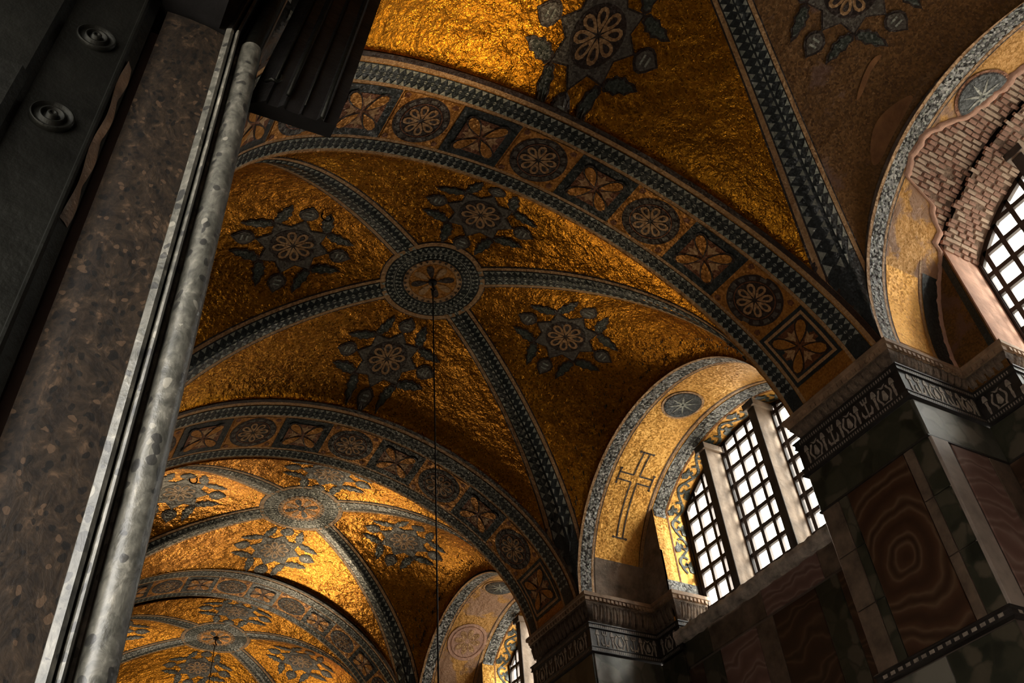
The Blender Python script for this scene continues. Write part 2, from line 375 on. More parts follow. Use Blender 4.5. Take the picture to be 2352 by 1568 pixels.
class RevealMap:
    """window reveal barrel; local: arc length from the far springing, and x depth"""
    def __init__(s, y0, y1, H):
        s.yc, s.h, s.H = (y0+y1)/2, (y1-y0)/2, H; s.T = np.linspace(0, PI, 2000); P = s.at(s.T, np.zeros(2000))
        s.L = np.concatenate([[0], np.cumsum(np.linalg.norm(np.diff(P, axis=0), axis=1))])
    def at(s, T, x):
        c, sn = np.cos(T), np.sin(T).clip(0, 1)
        return np.stack([x, s.yc+s.h*np.sign(c)*np.abs(c)**(2/NW), s.H*sn**(2/NW)], 1)
    def __call__(s, P, off=0.0):
        P = np.asarray(P, float); T = np.interp(P[:, 0].clip(0, s.L[-1]), s.L, s.T); M = s.at(T, P[:, 1])
        if off:
            n = np.stack([T*0, -np.cos(T)/s.h, -np.sin(T)/s.H], 1); n /= np.linalg.norm(n, axis=1)[:, None]; M = M+n*off
        return M

# decal builders: a small flat shape set into a curved surface
def fan(mp, pts, off, mb, c=None, rings=None):
    pts = np.asarray(pts, float); c = pts.mean(0) if c is None else np.asarray(c, float)
    r = np.linalg.norm(pts-c, axis=1).max(); nr = rings or max(1, int(math.ceil(r/.12))); n = len(pts)
    Q = [c[None]] + [c+(pts-c)*(k/nr) for k in range(1, nr+1)]
    P = mp(np.concatenate(Q), off)
    f = [(0, 1+i, 1+(i+1) % n) for i in range(n)]
    for k in range(1, nr):
        f += [(1+(k-1)*n+i, 1+k*n+i, 1+k*n+(i+1) % n, 1+(k-1)*n+(i+1) % n) for i in range(n)]
    mb.add(P, f)
def ring(mp, c, r0, r1, off, mb, n=48, a0=0, a1=2*PI):
    t = np.linspace(a0, a1, n+1); k = max(2, int((r1-r0)/.1)+1)
    Q = np.array([[(c[0]+r*math.cos(a), c[1]+r*math.sin(a)) for a in t] for r in np.linspace(r0, r1, k)])
    mb.grid(mp(Q.reshape(-1, 2), off).reshape(k, n+1, 3))
def strip(mp, line, w0, w1, off, mb, nw=2):
    line = np.asarray(line, float); d = np.gradient(line, axis=0); d /= np.linalg.norm(d, axis=1)[:, None]+1e-12
    nn = np.stack([-d[:, 1], d[:, 0]], 1); Q = np.stack([line+nn*w for w in np.linspace(w0, w1, nw)])
    mb.grid(mp(Q.reshape(-1, 2), off).reshape(nw, len(line), 3))
def teeth(mp, line, w0, w1, off, mb, step=.09, flip=1, wid=.8):
    line = np.asarray(line, float); seg = np.linalg.norm(np.diff(line, axis=0), axis=1); L = np.concatenate([[0], np.cumsum(seg)])
    n = max(1, int(L[-1]/step)); pts = []
    for i in range(n):
        l0, l1, lm = (i+.5-wid/2)*step, (i+.5+wid/2)*step, (i+.5)*step
        a, b, m = (np.array([np.interp(l, L, line[:, 0]), np.interp(l, L, line[:, 1])]) for l in (l0, l1, lm))
        d = (b-a)/(np.linalg.norm(b-a)+1e-12); nn = np.array([-d[1], d[0]])
        pts += [a+nn*w0, b+nn*w0, m+nn*w1]
    P = mp(np.array(pts), off); mb.add(P, [(3*i, 3*i+1, 3*i+2) for i in range(n)])
def petal(c, a, r0, r1, w, n=12):
    """loop-shaped petal outline pointing along angle a"""
    out = []
    for t in np.linspace(0, 2*PI, n, endpoint=False):
        u = (1-math.cos(t))/2; s_ = math.sin(t)*w*math.pow(u, .55)
        l = r0+(r1-r0)*u
        out.append((c[0]+l*math.cos(a)-s_*math.sin(a), c[1]+l*math.sin(a)+s_*math.cos(a)))
    return out
def rosette(mp, c, r, off, parent, disc=MAROON, loop=BUFF, inner=MAROON, n=8, rot=.0, name='rosette'):
    d = MB(); ring(mp, c, 0.001, r*1.12, off, d, 32); root = d.obj(name, disc, parent)
    m1, m2 = MB(), MB()
    for k in range(n):
        a = rot+2*PI*k/n
        fan(mp, petal(c, a, r*.10, r, r*.30), off+.006, m1); fan(mp, petal(c, a, r*.34, r*.84, r*.17), off+.012, m2)
    return d, m1, m2, root, loop, inner

# ------------------------------------------------------------------ vault bays
def rotp(pts, c, a, s=1.0):
    ca, sa = math.cos(a)*s, math.sin(a)*s
    return [(c[0]+x*ca-y*sa, c[1]+x*sa+y*ca) for x, y in pts]
BUD = [(.52, 0), (.56, .07), (.62, .115), (.69, .12), (.76, .085), (.82, .03), (.86, 0), (.82, -.03), (.76, -.085), (.69, -.12), (.62, -.115), (.56, -.07)]
LOBE = [(0, 0), (.02, .06), (.07, .07), (.10, .10), (.15, .085), (.19, .105), (.24, .075), (.30, .07), (.37, .02), (.30, .0), (.26, -.03), (.20, -.02), (.15, -.05), (.09, -.03), (.04, -.04)]
def medallion(mp, c, parent, s=1.0, rot=0.0, faint=False):
    star = []
    for k in range(8):
        a = rot+2*PI*k/8; star.append((c[0]+.50*s*math.cos(a), c[1]+.50*s*math.sin(a)))
        a += PI/8; star.append((c[0]+.36*s*math.cos(a), c[1]+.36*s*math.sin(a)))
    mo = MB(); o2 = [(c[0]+(x-c[0])*1.06, c[1]+(y-c[1])*1.06) for x, y in star]; fan(mp, o2, .005, mo, c)
    root = mo.obj('flower_medallion', MAROON, parent)
    ms = MB(); fan(mp, star, .010, ms, c); ms.obj('star_frame', GREY, root)
    d = MB(); ring(mp, c, .001, .315*s, .016, d, 32); d.obj('rosette_disc', MAROON, root)
    m0 = None
    for k in range(8):
        a = rot+PI/8+2*PI*k/8; m = MB()
        fan(mp, petal(c, a, .03*s, .285*s, .088*s), .021, m); m.obj('petal', BUFF, root)
        m = MB(); fan(mp, petal(c, a, .11*s, .24*s, .042*s), .026, m); m.obj('petal_core', MAROON, root)
    for k in range(4):
        a = rot+k*PI/2
        m = MB(); strip(mp, [(c[0]+l*s*math.cos(a), c[1]+l*s*math.sin(a)) for l in (.45, .52, .58)], -.012, .012, .009, m)
        fan(mp, rotp([(x, y*1.12) for x, y in BUD], c, a, s), .010, m)
        m.obj('bud', MAROON, root)
        m = MB(); fan(mp, rotp([(.69+(x-.69)*.80, y*.85) for x, y in BUD], c, a, s), .015, m); m.obj('bud_core', GREY, root)
        m = MB()
        for x in (.64, .71): fan(mp, rotp([(x-.012, -.05), (x+.012, -.05), (x+.012, .05), (x-.012, .05)], c, a, s), .020, m)
        m.obj('bud_stripe', TEETH, root)
        a += PI/4; base = (c[0]+.52*s*math.cos(a), c[1]+.52*s*math.sin(a))
        for sg in (1, -1):
            pts = [(x, y*sg) for x, y in LOBE]
            m = MB(); fan(mp, rotp(pts, base, a+sg*.95, s*1.22), .010, m, base if False else None); m.obj('leaf', MAROON, root)
            m = MB(); pc = [(.15+(x-.15)*.8, .02*sg+(y-.02*sg)*.72) for x, y in pts]; fan(mp, rotp(pc, base, a+sg*.95, s*1.22), .015, m); m.obj('leaf_blade', LEAF, root)
    return root
def boss(mp, c, parent, hook=True):
    m = MB(); ring(mp, c, .001, .80, .006, m, 56); root = m.obj('crown_medallion', MAROON, parent)
    m = MB(); ring(mp, c, .715, .785, .011, m, 56); m.obj('outline_ring', BUFF, root)
    m = MB(); ring(mp, c, .44, .705, .011, m, 56); m.obj('dark_ring', DARK, root)
    m = MB()
    for r, st, h in ((.69, .085, -.05), (.60, .085, .045), (.56, .075, -.05), (.475, .07, .04)):
        ln = [(c[0]+r*math.cos(a), c[1]+r*math.sin(a)) for a in np.linspace(0, 2*PI, 90)]
        teeth(mp, ln, 0, -h, .016, m, st, wid=.7)
    ring(mp, c, .575, .588, .016, m, 56); m.obj('ring_teeth', TEETH, root, kind='stuff')
    m = MB(); ring(mp, c, .36, .44, .016, m, 48); m.obj('inner_ring', BUFF, root)
    m = MB(); ln = [(c[0]+.43*math.cos(a), c[1]+.43*math.sin(a)) for a in np.linspace(0, 2*PI, 90)]
    teeth(mp, ln, 0, .045, .021, m, .10, wid=.6); m.obj('inner_ring_teeth', MAROON, root, kind='stuff')
    m = MB(); ring(mp, c, .001, .355, .016, m, 40); m.obj('centre_disc', OCHRE, root)
    for k in range(8):
        a = 2*PI*k/8+.2; m = MB(); fan(mp, petal(c, a, .06, .33, .075), .021, m); m.obj('petal', MAROON if k % 2 else BUFF, root)
    m = MB(); ring(mp, c, .001, .07, .026, m, 16); m.obj('hub', MAROON, root)
    return root
def bay(i, b, label, lit=True, detail=True):
    mp = BayMap(b); n = 64
    root = empty('ceiling', label, 'vault', (b['boss'][0], b['boss'][1], b['boss'][2]), kind='structure')
    inv = Matrix.Translation(-root.location)
    th = np.sin(np.linspace(0, PI/2, n)); tt = np.sin(np.linspace(-PI/2, PI/2, n*2-1))
    bx, by = b['boss'][:2]
    cor = {'rn': (W, mp.y0), 'rf': (W, mp.y1), 'lf': (XL, mp.y1), 'ln': (XL, mp.y0)}
    for k, (p, q) in enumerate((('rn', 'ln'), ('rf', 'lf'), ('rn', 'rf'), ('ln', 'lf'))):
        P, Q = np.array(cor[p]), np.array(cor[q]); c = np.array([bx, by]); v = np.maximum(th, 1e-4)
        G = c + v[:, None, None]*((P+(Q-P)*((tt+1)/2)[:, None])[None]-c)
        if i == 0 or k in (0, 1, 2, 3):
            m = MB()
            # sample the lateral direction around the boss line so that q = 0 falls on the ridge
            if k < 2: frac = np.where(tt > 0, bx+tt*(XL-bx), bx+tt*-(W-bx)*-1*-1) if False else None
            m.grid(mp(G.reshape(-1, 2)).reshape(n, 2*n-1, 3))
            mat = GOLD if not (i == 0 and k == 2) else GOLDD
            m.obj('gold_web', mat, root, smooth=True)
    # diagonal ribs
    for k in ('rn', 'rf', 'lf', 'ln'):
        d = np.array(cor[k])-[bx, by]; L = np.linalg.norm(d); u = np.sin(np.linspace(math.asin(.68/L), PI/2*.995, 90)); line = np.array([bx, by])+u[:, None]*d
        m = MB(); strip(mp, line, -.215, .215, .004, m, 9); rib = m.obj('diagonal_rib', MAROON, root, smooth=True)
        for sg in (1, -1):
            m = MB(); strip(mp, line, .145*sg, .195*sg, .009, m, 3); m.obj('rib_edging', BUFF, rib, smooth=True)
        m = MB(); strip(mp, line, -.135, .135, .010, m, 7); m.obj('rib_band', DARK, rib, smooth=True)
        if detail:
            m = MB(); st = .095
            ln2 = line[:72]
            teeth(mp, ln2, .128, .070, .015, m, st); teeth(mp, ln2, -.128, -.070, .015, m, st)
            teeth(mp, ln2, .006, .04, .015, m, st*1.0, wid=.7); teeth(mp, ln2, -.006, -.04, .015, m, st*1.0, wid=.7)
            m.obj('rib_teeth', TEETH, rib, kind='stuff')
    boss(mp, (bx, by), root)
    fy = lambda f: by+f*(mp.y1-by) if f > 0 else by+f*(by-mp.y0)
    for (x, y, s) in ((bx+.05, fy(.635)+(.2 if i == 0 else .10), 1.0), (bx+.05, fy(-.615), 1.0), (bx+(W-bx)*.62, by-.02, 1.0), (bx-(bx-XL)*.585, by+.05, 1.0)):
        if i == 0 and y < by-.5: continue
        if i == 0: y = {0: y}.get(1, y)
        medallion(mp, (x, y), root, s, 0.0)
    return root, mp
LAB = ['nearest gold mosaic vault bay at the top of the picture with bright glare and a large flower medallion',
       'large gold mosaic vault bay with four flower medallions around a crown medallion, behind the nearest panelled arch',
       'brightly glinting gold mosaic vault bay between the second and third panelled arches',
       'far gold mosaic vault bay low in the picture behind the third panelled arch',
       'farthest gold mosaic vault bay beyond the fourth arch']
maps = []
for i, b in enumerate(BAYS):
    if i == 4:
        mp = BayMap(b)
        n = 30; th = np.sin(np.linspace(0, PI/2, n)).clip(1e-4); root = empty('ceiling', LAB[i], 'vault', b['boss'], kind='structure')
        cor = {'rn': (W, mp.y0), 'rf': (W, mp.y1), 'lf': (XL, mp.y1), 'ln': (XL, mp.y0)}; c = np.array(b['boss'][:2]); tt = np.linspace(0, 1, 40)
        for p, q in (('rn', 'ln'), ('rf', 'lf'), ('rn', 'rf'), ('ln', 'lf')):
            P, Q = np.array(cor[p]), np.array(cor[q]); G = c+th[:, None, None]*((P+(Q-P)*tt[:, None])[None]-c)
            m = MB(); m.grid(mp(G.reshape(-1, 2)).reshape(n, 40, 3)); m.obj('gold_web', GOLD, root, smooth=True)
    else: root, mp = bay(i, b, LAB[i])
    maps.append((root, mp))

# places where the mosaic of the nearest bay has fallen and bare plaster shows
BARE = plain('bare_ochre_plaster', (.30, .13, .045), .8, 0, 4, .3, .02, 10)
for pts in ([(7.94, -1.839), (7.803, -1.563), (7.728, -1.31), (7.786, -1.091), (7.90, -0.919), (7.97, -0.999), (7.97, -1.264), (7.97, -1.575)],
            [(7.378, -1.954), (7.344, -1.793), (7.403, -1.598), (7.428, -1.425), (7.394, -1.367), (7.302, -1.678), (7.294, -1.885)]):
    for _ in range(2):
        pts = [q for a, b in zip(pts, pts[1:]+pts[:1]) for q in ((a[0]*.75+b[0]*.25, a[1]*.75+b[1]*.25), (a[0]*.25+b[0]*.75, a[1]*.25+b[1]*.75))]
    m = MB(); fan(maps[0][1], pts, .008, m); m.obj('bare_plaster_patch', BARE, maps[0][0])

# ------------------------------------------------------------------ transverse arches with their panels
def arch(e0, e1, first, label, panels=12, detail=True, pitch=.873):
    mp = ArchMap(e0, e1); w = mp.w; Lt = mp.L[-1]
    root = empty('transverse_arch', label, 'arch', (W, e0[0], 0), kind='structure'); n = 160
    def band(m0, m1, name, mat, off, k=3, l0=0.0, l1=None, parent=root):
        Q = np.array([[(l, m) for l in np.linspace(l0, l1 or Lt, n)] for m in np.linspace(m0, m1, k)]); m = MB()
        m.grid(mp(Q.reshape(-1, 2), off).reshape(k, n, 3)); return m.obj(name, mat, parent, smooth=True)
    band(0, w, 'arch_soffit', OCHRE, 0, 6)
    band(.0, .045*w, 'edge_line', MAROON, .004)
    band(.045*w, .085*w, 'edging', BUFF, .004)
    nb = band(.095*w, .255*w, 'border_band', DARK, .006)
    band(.255*w, .285*w, 'edging', BUFF, .006)
    band(.80*w, .83*w, 'edging', BUFF, .006)
    fb = band(.835*w, .955*w, 'border_band', DARK, .006)
    band(.955*w, .985*w, 'edging', BUFF, .005)
    if detail:
        for par, (p0, p1, q0, q1) in ((nb, (.10, .145, .25, .205)), (fb, (.837, .872, .953, .918))):
            m = MB(); ln = np.stack([np.linspace(.3, Lt-.3, 200), np.zeros(200)], 1)
            teeth(mp, ln+[0, p0*w], 0, (p1-p0)*w, .012, m, .10); teeth(mp, ln+[0, q0*w], 0, (q1-q0)*w, .012, m, .10)
            mid = (p0+q0)/2*w
            teeth(mp, ln+[0, mid], .006, .028, .012, m, .10, wid=.5); teeth(mp, ln+[0, mid], -.006, -.028, .012, m, .10, wid=.5)
            m.obj('border_teeth', TEETH, par, kind='stuff')
    mc, hw = .545*w, .255*w
    for k in range(panels):
        l = first+pitch*k; hl = pitch/2-.015
        if l+hl > Lt: break
        sq = lambda a, b: [(l-a, mc-b), (l, mc-b), (l+a, mc-b), (l+a, mc), (l+a, mc+b), (l, mc+b), (l-a, mc+b), (l-a, mc)]
        c = (l, mc)
        if k % 2 == 0:                                   # star panel in a dark frame
            m = MB(); fan(mp, sq(hl, hw), .008, m, c); p = m.obj('star_panel', DARK, root)
            if k == 0:
                m = MB(); fan(mp, sq(hl*.88, hw*.88), .012, m, c); m.obj('panel_edging', BUFF, p)
                m = MB(); fan(mp, sq(hl*.78, hw*.78), .016, m, c); m.obj('dark_field', DARK, p)
            a, b = hl*.70, hw*.70; zz = []
            for (x0, y0), (x1, y1) in zip([(-a, -b), (a, -b), (a, b), (-a, b)], [(a, -b), (a, b), (-a, b), (-a, -b)]):
                for j in range(6): zz.append((l+x0+(x1-x0)*j/6, mc+y0+(y1-y0)*j/6))
                
            m = MB(); fan(mp, zz, .018, m, c); m.obj('panel_field', RUST, p)
            for q in range(4):
                ang = PI/4+q*PI/2
                m = MB(); fan(mp, petal(c, ang, .02, hl*.98, .125), .024, m); m.obj('petal_outline', MAROON, p)
                m = MB(); fan(mp, petal(c, ang, .05, hl*.90, .095), .029, m); m.obj('star_petal', OCHRE, p)
                ang += PI/4
                m = MB(); fan(mp, rotp([(.08, 0), (.22, .10), (.20, .03), (.27, 0), (.20, -.03), (.22, -.10)], c, ang), .022, m, rotp([(.17, 0)], c, ang)[0]); m.obj('spandrel_leaf', BUFF, p)
        else:                                            # flower roundel on a buff field
            m = MB(); fan(mp, sq(hl, hw), .008, m, c); p = m.obj('roundel_panel', OCHRE, root)
            R = min(hl, hw)*.96
            m = MB(); ring(mp, c, .001, R, .013, m, 40); m.obj('roundel_rim', MAROON, p)
            m = MB()
            for q in range(14):
                ang = 2*PI*q/14; ring(mp, c, R*.78, R*.93, .018, m, 3, ang, ang+2*PI/14*.6)
            m.obj('rim_blocks', GREY, p, kind='stuff')
            m = MB(); ring(mp, c, R*.70, R*.735, .018, m, 40); m.obj('rim_line', RUST, p)
            for q in range(8):
                ang = 2*PI*q/8+.2
                m = MB(); fan(mp, petal(c, ang, .03, R*.66, R*.20), .019, m); m.obj('petal', BUFF, p)
                m = MB(); fan(mp, petal(c, ang, R*.28, R*.55, R*.095), .024, m); m.obj('petal_core', MAROON, p)
            m = MB()
            for sx in (-1, 1):
                for sy in (-1, 1):
                    fan(mp, rotp([(-.035, 0), (0, .05), (.05, .02), (.06, -.03), (0, -.05)], (l+sx*hl*.84, mc+sy*hw*.84), PI/4*sx*sy), .013, m)
            m.obj('corner_leaf', RUST, p)
    return root, mp
arch(A0, A1, .71, 'broad panelled arch nearest the camera sweeping from upper left to the large right pier')
arch(B0, B1, .61, 'second panelled arch with glinting borders, behind the large gold vault bay')
arch(C0, C1, .65, 'third panelled arch, small and low at the left of the picture', pitch=.69, panels=15)
arch(D0, D1, .65, 'fourth panelled arch, hidden deepest at the lower edge', detail=False, pitch=.69, panels=10)
arch(Z0, Z1, .65, 'panelled arch behind the camera', detail=False, panels=0)

# ------------------------------------------------------------------ right piers
def depth_path(y0, y1): return [(10.0, y0-.57), (9.3, y0-.57), (9.3, y0), (8.0, y0), (8.0, y1), (9.3, y1), (9.3, y1+.50), (10.0, y1+.50)]
leaf_mesh = None
def acanthus():
    m = MB(); n = 7; rows = []
    for j in range(6):
        u = j/5; w = .052*math.sin(PI*(.25+.6*u))*(1+.18*math.sin(u*14)); rows.append([(w*(2*i/(n-1)-1), .012+.05*u*u+.03*math.sin(PI*u)+.012*math.cos(PI*(2*i/(n-1)-1)*1.5), -.17+.17*u-(.03*(u > .8))) for i in range(n)])
    m.grid(np.array(rows)); return m.mesh('acanthus_leaf', True)
ACA = acanthus()
def inlay_mesh(kind):
    m = MB()
    def add(o): 
        prism(m, o, 0, -.008, 'y')
    if kind == 0:   # torch
        add([(-.028, .10), (-.035, .055), (.035, .055), (.028, .10), (.012, .135), (-.012, .135)]); add([(-.02, .045), (-.011, -.02), (-.018, -.05), (-.008, -.14), (.008, -.14), (.018, -.05), (.011, -.02), (.02, .045)])
    elif kind == 1:  # urn between curling dolphins
        add([(-.022, .02), (-.04, -.06), (-.012, -.09), (.012, -.09), (.04, -.06), (.022, .02), (.012, .05), (-.012, .05)])
        for s_ in (-1, 1):
            pts = [(s_*(.075-.02*math.cos(t*2)), .09-t*.065) for t in np.linspace(0, 3.3, 8)]
            o = [(x-.012, y) for x, y in pts]+[(x+.012, y) for x, y in pts[::-1]]; add(o)
        add([(-.075, -.13), (-.02, -.115), (.02, -.115), (.075, -.13), (0, -.145)]); add([(-.05, .12), (-.015, .08), (.015, .08), (.05, .12), (0, .10)])
    else:           # trident with fish
        add([(-.009, .13), (-.009, -.13), (.009, -.13), (.009, .13)]); add([(-.05, .13), (-.036, .06), (.036, .06), (.05, .13), (.032, .13), (.024, .08), (-.024, .08), (-.032, .13)])
        for s_ in (-1, 1):
            add([(s_*.015, -.11), (s_*.06, -.12), (s_*.085, -.06), (s_*.07, .0), (s_*.062, -.05), (s_*.045, -.085), (s_*.015, -.085)])
    return m.mesh('inlay_figure')
INL = [inlay_mesh(k) for k in range(3)]
def along(path, segs, step, fn, inset=.04):
    for k in segs:
        a, b = Vector(path[k]), Vector(path[k+1]); d = b-a; L = d.length; d.normalize(); nrm = Vector((-d.y, d.x))
        n = max(1, int((L-2*inset)/step)); st = (L-2*inset)/n
        for i in range(n): fn(a+d*(inset+(i+.5)*st), d, nrm, i)
def pier(y0, y1, label, fz, segs, vis, piece=True):
    path = depth_path(y0, y1)
    ns = len(path)-1
    root = empty('pier', label, 'pier', (8.0, (y0+y1)/2, FLOOR), kind='structure'); L0 = Matrix.Translation(-root.location)
    def par(o): o.parent = root; o.matrix_parent_inverse = L0; return o
    def swp(prof, name, mat, smooth=False):
        m = MB(); m.grid(sweep(path, prof)); return par(m.obj(name, mat, None, smooth))
    swp([(-.02, -1.30+fz), (-.02, FLOOR)], 'pier_core', WALLM)
    swp([(-.12, .0), (-.02, .0), (.0, .012), (.065, -.005), (.075, -.02), (.078, -.075), (.05, -.085), (.045, -.14), (.03, -.145)], 'cornice_fillet', GILT)
    dm = MB()
    def dent(p, d, nr, i):
        q = [p-d*.022, p+d*.022, p+d*.022+nr*.07, p-d*.022+nr*.07]
        dm.add([(v.x, v.y, -.087) for v in q]+[(v.x, v.y, -.138) for v in q], [(0, 1, 2, 3), (7, 6, 5, 4), (0, 4, 5, 1), (1, 5, 6, 2), (2, 6, 7, 3), (3, 7, 4, 0)])
    along(path, vis, .075, dent); o = par(dm.obj('dentils', GILT)); o['kind'] = 'stuff'
    swp([(.03, -.14), (.035, -.17), (.005, -.22), (-.03, -.30), (-.03, -.36+fz)], 'acanthus_bed', CARVED)
    def lf(p, d, nr, i):
        o = link('acanthus_leaf', ACA, CARVED); sc = 1.0 if not fz else 1.0
        M = Matrix(((d.x, nr.x, 0, p.x), (d.y, nr.y, 0, p.y), (0, 0, 1, -.155), (0, 0, 0, 1)))
        o.matrix_world = M @ Matrix.Diagonal((1, 1, (.20-fz)/.2, 1)) @ Matrix.Rotation(random.uniform(-.06, .06), 4, 'Y'); par(o)
    along(path, vis, .115, lf)
    zt, zb = -.37+fz, -.86+fz
    fr = swp([(-.03, zt+.02), (.03, zt), (.05, zt-.004), (.05, zt-.022), (.035, zt-.026), (.035, zt-.075), (.045, zt-.08), (.045, zt-.092), (.02, zt-.096), (.02, zb+.11), (.045, zb+.105), (.045, zb+.092), (.035, zb+.087), (.035, zb+.035), (.055, zb+.03), (.055, zb+.012), (-.01, zb)], 'frieze_bed', BLACKM)
    m = MB()
    for z in (zt-.05, zb+.06):
        def tk(p, d, nr, i):
            q = [p-d*.007+nr*.037, p+d*.007+nr*.037]; m.add([(v.x, v.y, z+.02) for v in q]+[(v.x, v.y, z-.02) for v in q[::-1]], [(0, 1, 2, 3)])
        along(path, vis, .035, tk)
    o = par(m.obj('frieze_ticks', INLAY)); o['kind'] = 'stuff'
    cnt = [0]
    def inl(p, d, nr, i):
        k = (0, 1, 0, 2)[i % 4]; o = link('frieze_inlay', INL[k], INLAY)
        o.matrix_world = Matrix(((d.x, -nr.x, 0, p.x+nr.x*.021), (d.y, -nr.y, 0, p.y+nr.y*.021), (0, 0, 1, (zt+zb)/2), (0, 0, 0, 1))) @ Matrix.Diagonal((1.0, 1, .98, 1)); par(o)
    along(path, vis, .135, inl)
    # marble cladding slabs, each one its own piece
    names = {}
    def slab(seg, t0, t1, z0, z1, mat, o=.0, name='marble_panel', g=.006):
        a, b = Vector(path[seg]), Vector(path[seg+1]); d = (b-a).normalized(); nr = Vector((-d.y, d.x)); L = (b-a).length
        t1 = L if t1 is None else t1
        p = a+d*(t0+g); q = a+d*(t1-g); m = MB()
        e = .008
        pts = [(p, -.02, z0+g), (q, -.02, z0+g), (q, -.02, z1-g), (p, -.02, z1-g), (p, o, z0+g), (q, o, z0+g), (q, o, z1-g), (p, o, z1-g), (p+d*e, o+e, z0+g+e), (q-d*e, o+e, z0+g+e), (q-d*e, o+e, z1-g-e), (p+d*e, o+e, z1-g-e)]
        m.add([((v+nr*w).x, (v+nr*w).y, z) for v, w, z in pts], [(0, 1, 5, 4), (1, 2, 6, 5), (2, 3, 7, 6), (3, 0, 4, 7), (4, 5, 9, 8), (5, 6, 10, 9), (6, 7, 11, 10), (7, 4, 8, 11), (8, 9, 10, 11)])
        return par(m.obj(name, mat))
    zl = -1.36+fz
    for sg in range(ns):
        L = (Vector(path[sg+1])-Vector(path[sg])).length
        slab(sg, 0, L, zl, zb, VERDEG if sg == 2 else VERDE, .012, 'green_marble_band')
    swp([(.0, zl+.012), (.022, zl+.01), (.022, zl-.012), (.0, zl-.014)], 'band_fillet', BLACKM)
    # path reversed: segment 3 is the front face, running from y1 down to y0; segment 4 is the near side
    F = y1-y0
    if piece:
        zm = -3.33
        for (t0, t1, mat) in ((F*.83, F, BROWNB), (F*.75, F*.83, VERDE), (F*.22, F*.75, ONYX if y0 < 1 else ONYXW), (F*.14, F*.22, BROWNB), (0, F*.14, VERDE)):
            zs = [zl] + ([zl-.62, zl-1.25] if t1-t0 < F*.2 else []) + [zm]
            for j in range(len(zs)-1): slab(3, t0, t1, zs[j+1], zs[j], mat)
        slab(2, 1.02, 1.3, zm, zl, WHITEM, .02, 'pale_corner_strip'); slab(2, .96, 1.02, zm, zl, BLACKM, -.005, 'dark_groove_strip')
        slab(2, .35, .96, zm, zl, ONYXP); slab(2, 0, .35, zm, zl, BROWNB)
        slab(4, .0, .6, zm, zl, ONYXP); slab(4, .6, 1.3, zm, zl, VERDE)
        slab(5, 0, .5, -2.4, zl, VERDE); slab(1, 0, .57, -2.4, zl, ONYXW)
        swp([(.0, zm+.05), (.03, zm+.045), (.045, zm+.03), (.045, zm+.015), (.03, zm+.005), (.03, zm-.04), (.05, zm-.05), (.05, zm-.07), (.0, zm-.085)], 'string_moulding', BLACKM)
        m = MB()
        def tk2(p, d, nr, i):
            q = [p-d*.03+nr*.033, p+d*.03+nr*.033]; m.add([(v.x, v.y, zm) for v in q]+[(v.x, v.y, zm-.035) for v in q[::-1]], [(0, 1, 2, 3)])
        along(path, (2, 3), .10, tk2); o = par(m.obj('moulding_beads', INLAY)); o['kind'] = 'stuff'
        slab(3, 0, F*.5, zm-.9, zm-.09, VERDE); slab(3, F*.5, F, zm-.9, zm-.09, VERDEG)
    return root
pier(0.0, 1.60, 'massive marble-clad pier with carved frieze at the right of the picture, under the nearest arch', 0, None, (0, 1, 2, 3))
pier(6.42, 8.12, 'marble pier with figured frieze left of the three-light window, under the second arch', -.14, None, (0, 1, 2, 3))
pier(12.72, 14.3, 'distant dim pier beyond the second window', -.14, None, (2, 3), piece=False)
pier(19.0, 20.6, 'far pier carrying the fourth arch', -.14, None, (3,), piece=False)
pier(-6.6, -5.15, 'pier behind the camera', 0, None, (3,), piece=False)

# ------------------------------------------------------------------ window recesses
EDGE = [(0.0, 9.30), (1.6, 9.30), (1.72, 9.24), (1.81, 9.13), (1.95, 9.16), (2.1, 9.0), (2.26, 8.87), (2.34, 8.6), (2.43, 8.33), (2.7, 8.27), (3.0, 8.31), (3.2, 8.5), (3.42, 8.72), (3.84, 8.84), (4.17, 8.82), (5.0, 8.9), (6.6, 8.95)]
EL = np.array([e[0] for e in EDGE]); EX = np.array([e[1] for e in EDGE])
XW = 10.0
def opening(y0, y1, H, jf, jn, n=60, inset=0.0):
    """outline (y, z) of the inner opening from the far foot over the arch to the near foot"""
    mp = RevealMap(y0, y1, H); T = np.linspace(0, PI, 400); P = mp.at(T, T*0); P[:, 1:] = [mp.yc, 0]+(P[:, 1:]-[mp.yc, 0])*(1-inset/2.4)
    k = (P[:, 1] < jf-inset) & (P[:, 1] > jn+inset); A = P[k]
    idx = np.linspace(0, len(A)-1, n).astype(int); A = A[idx]
    return [(jf-inset, -.75)]+[(jf-inset, float(A[0, 2])*t) for t in (0, .5)]+[(float(a[1]), float(a[2])) for a in A]+[(jn+inset, float(A[-1, 2])*t) for t in (.5, 0)]+[(jn+inset, -.75)]
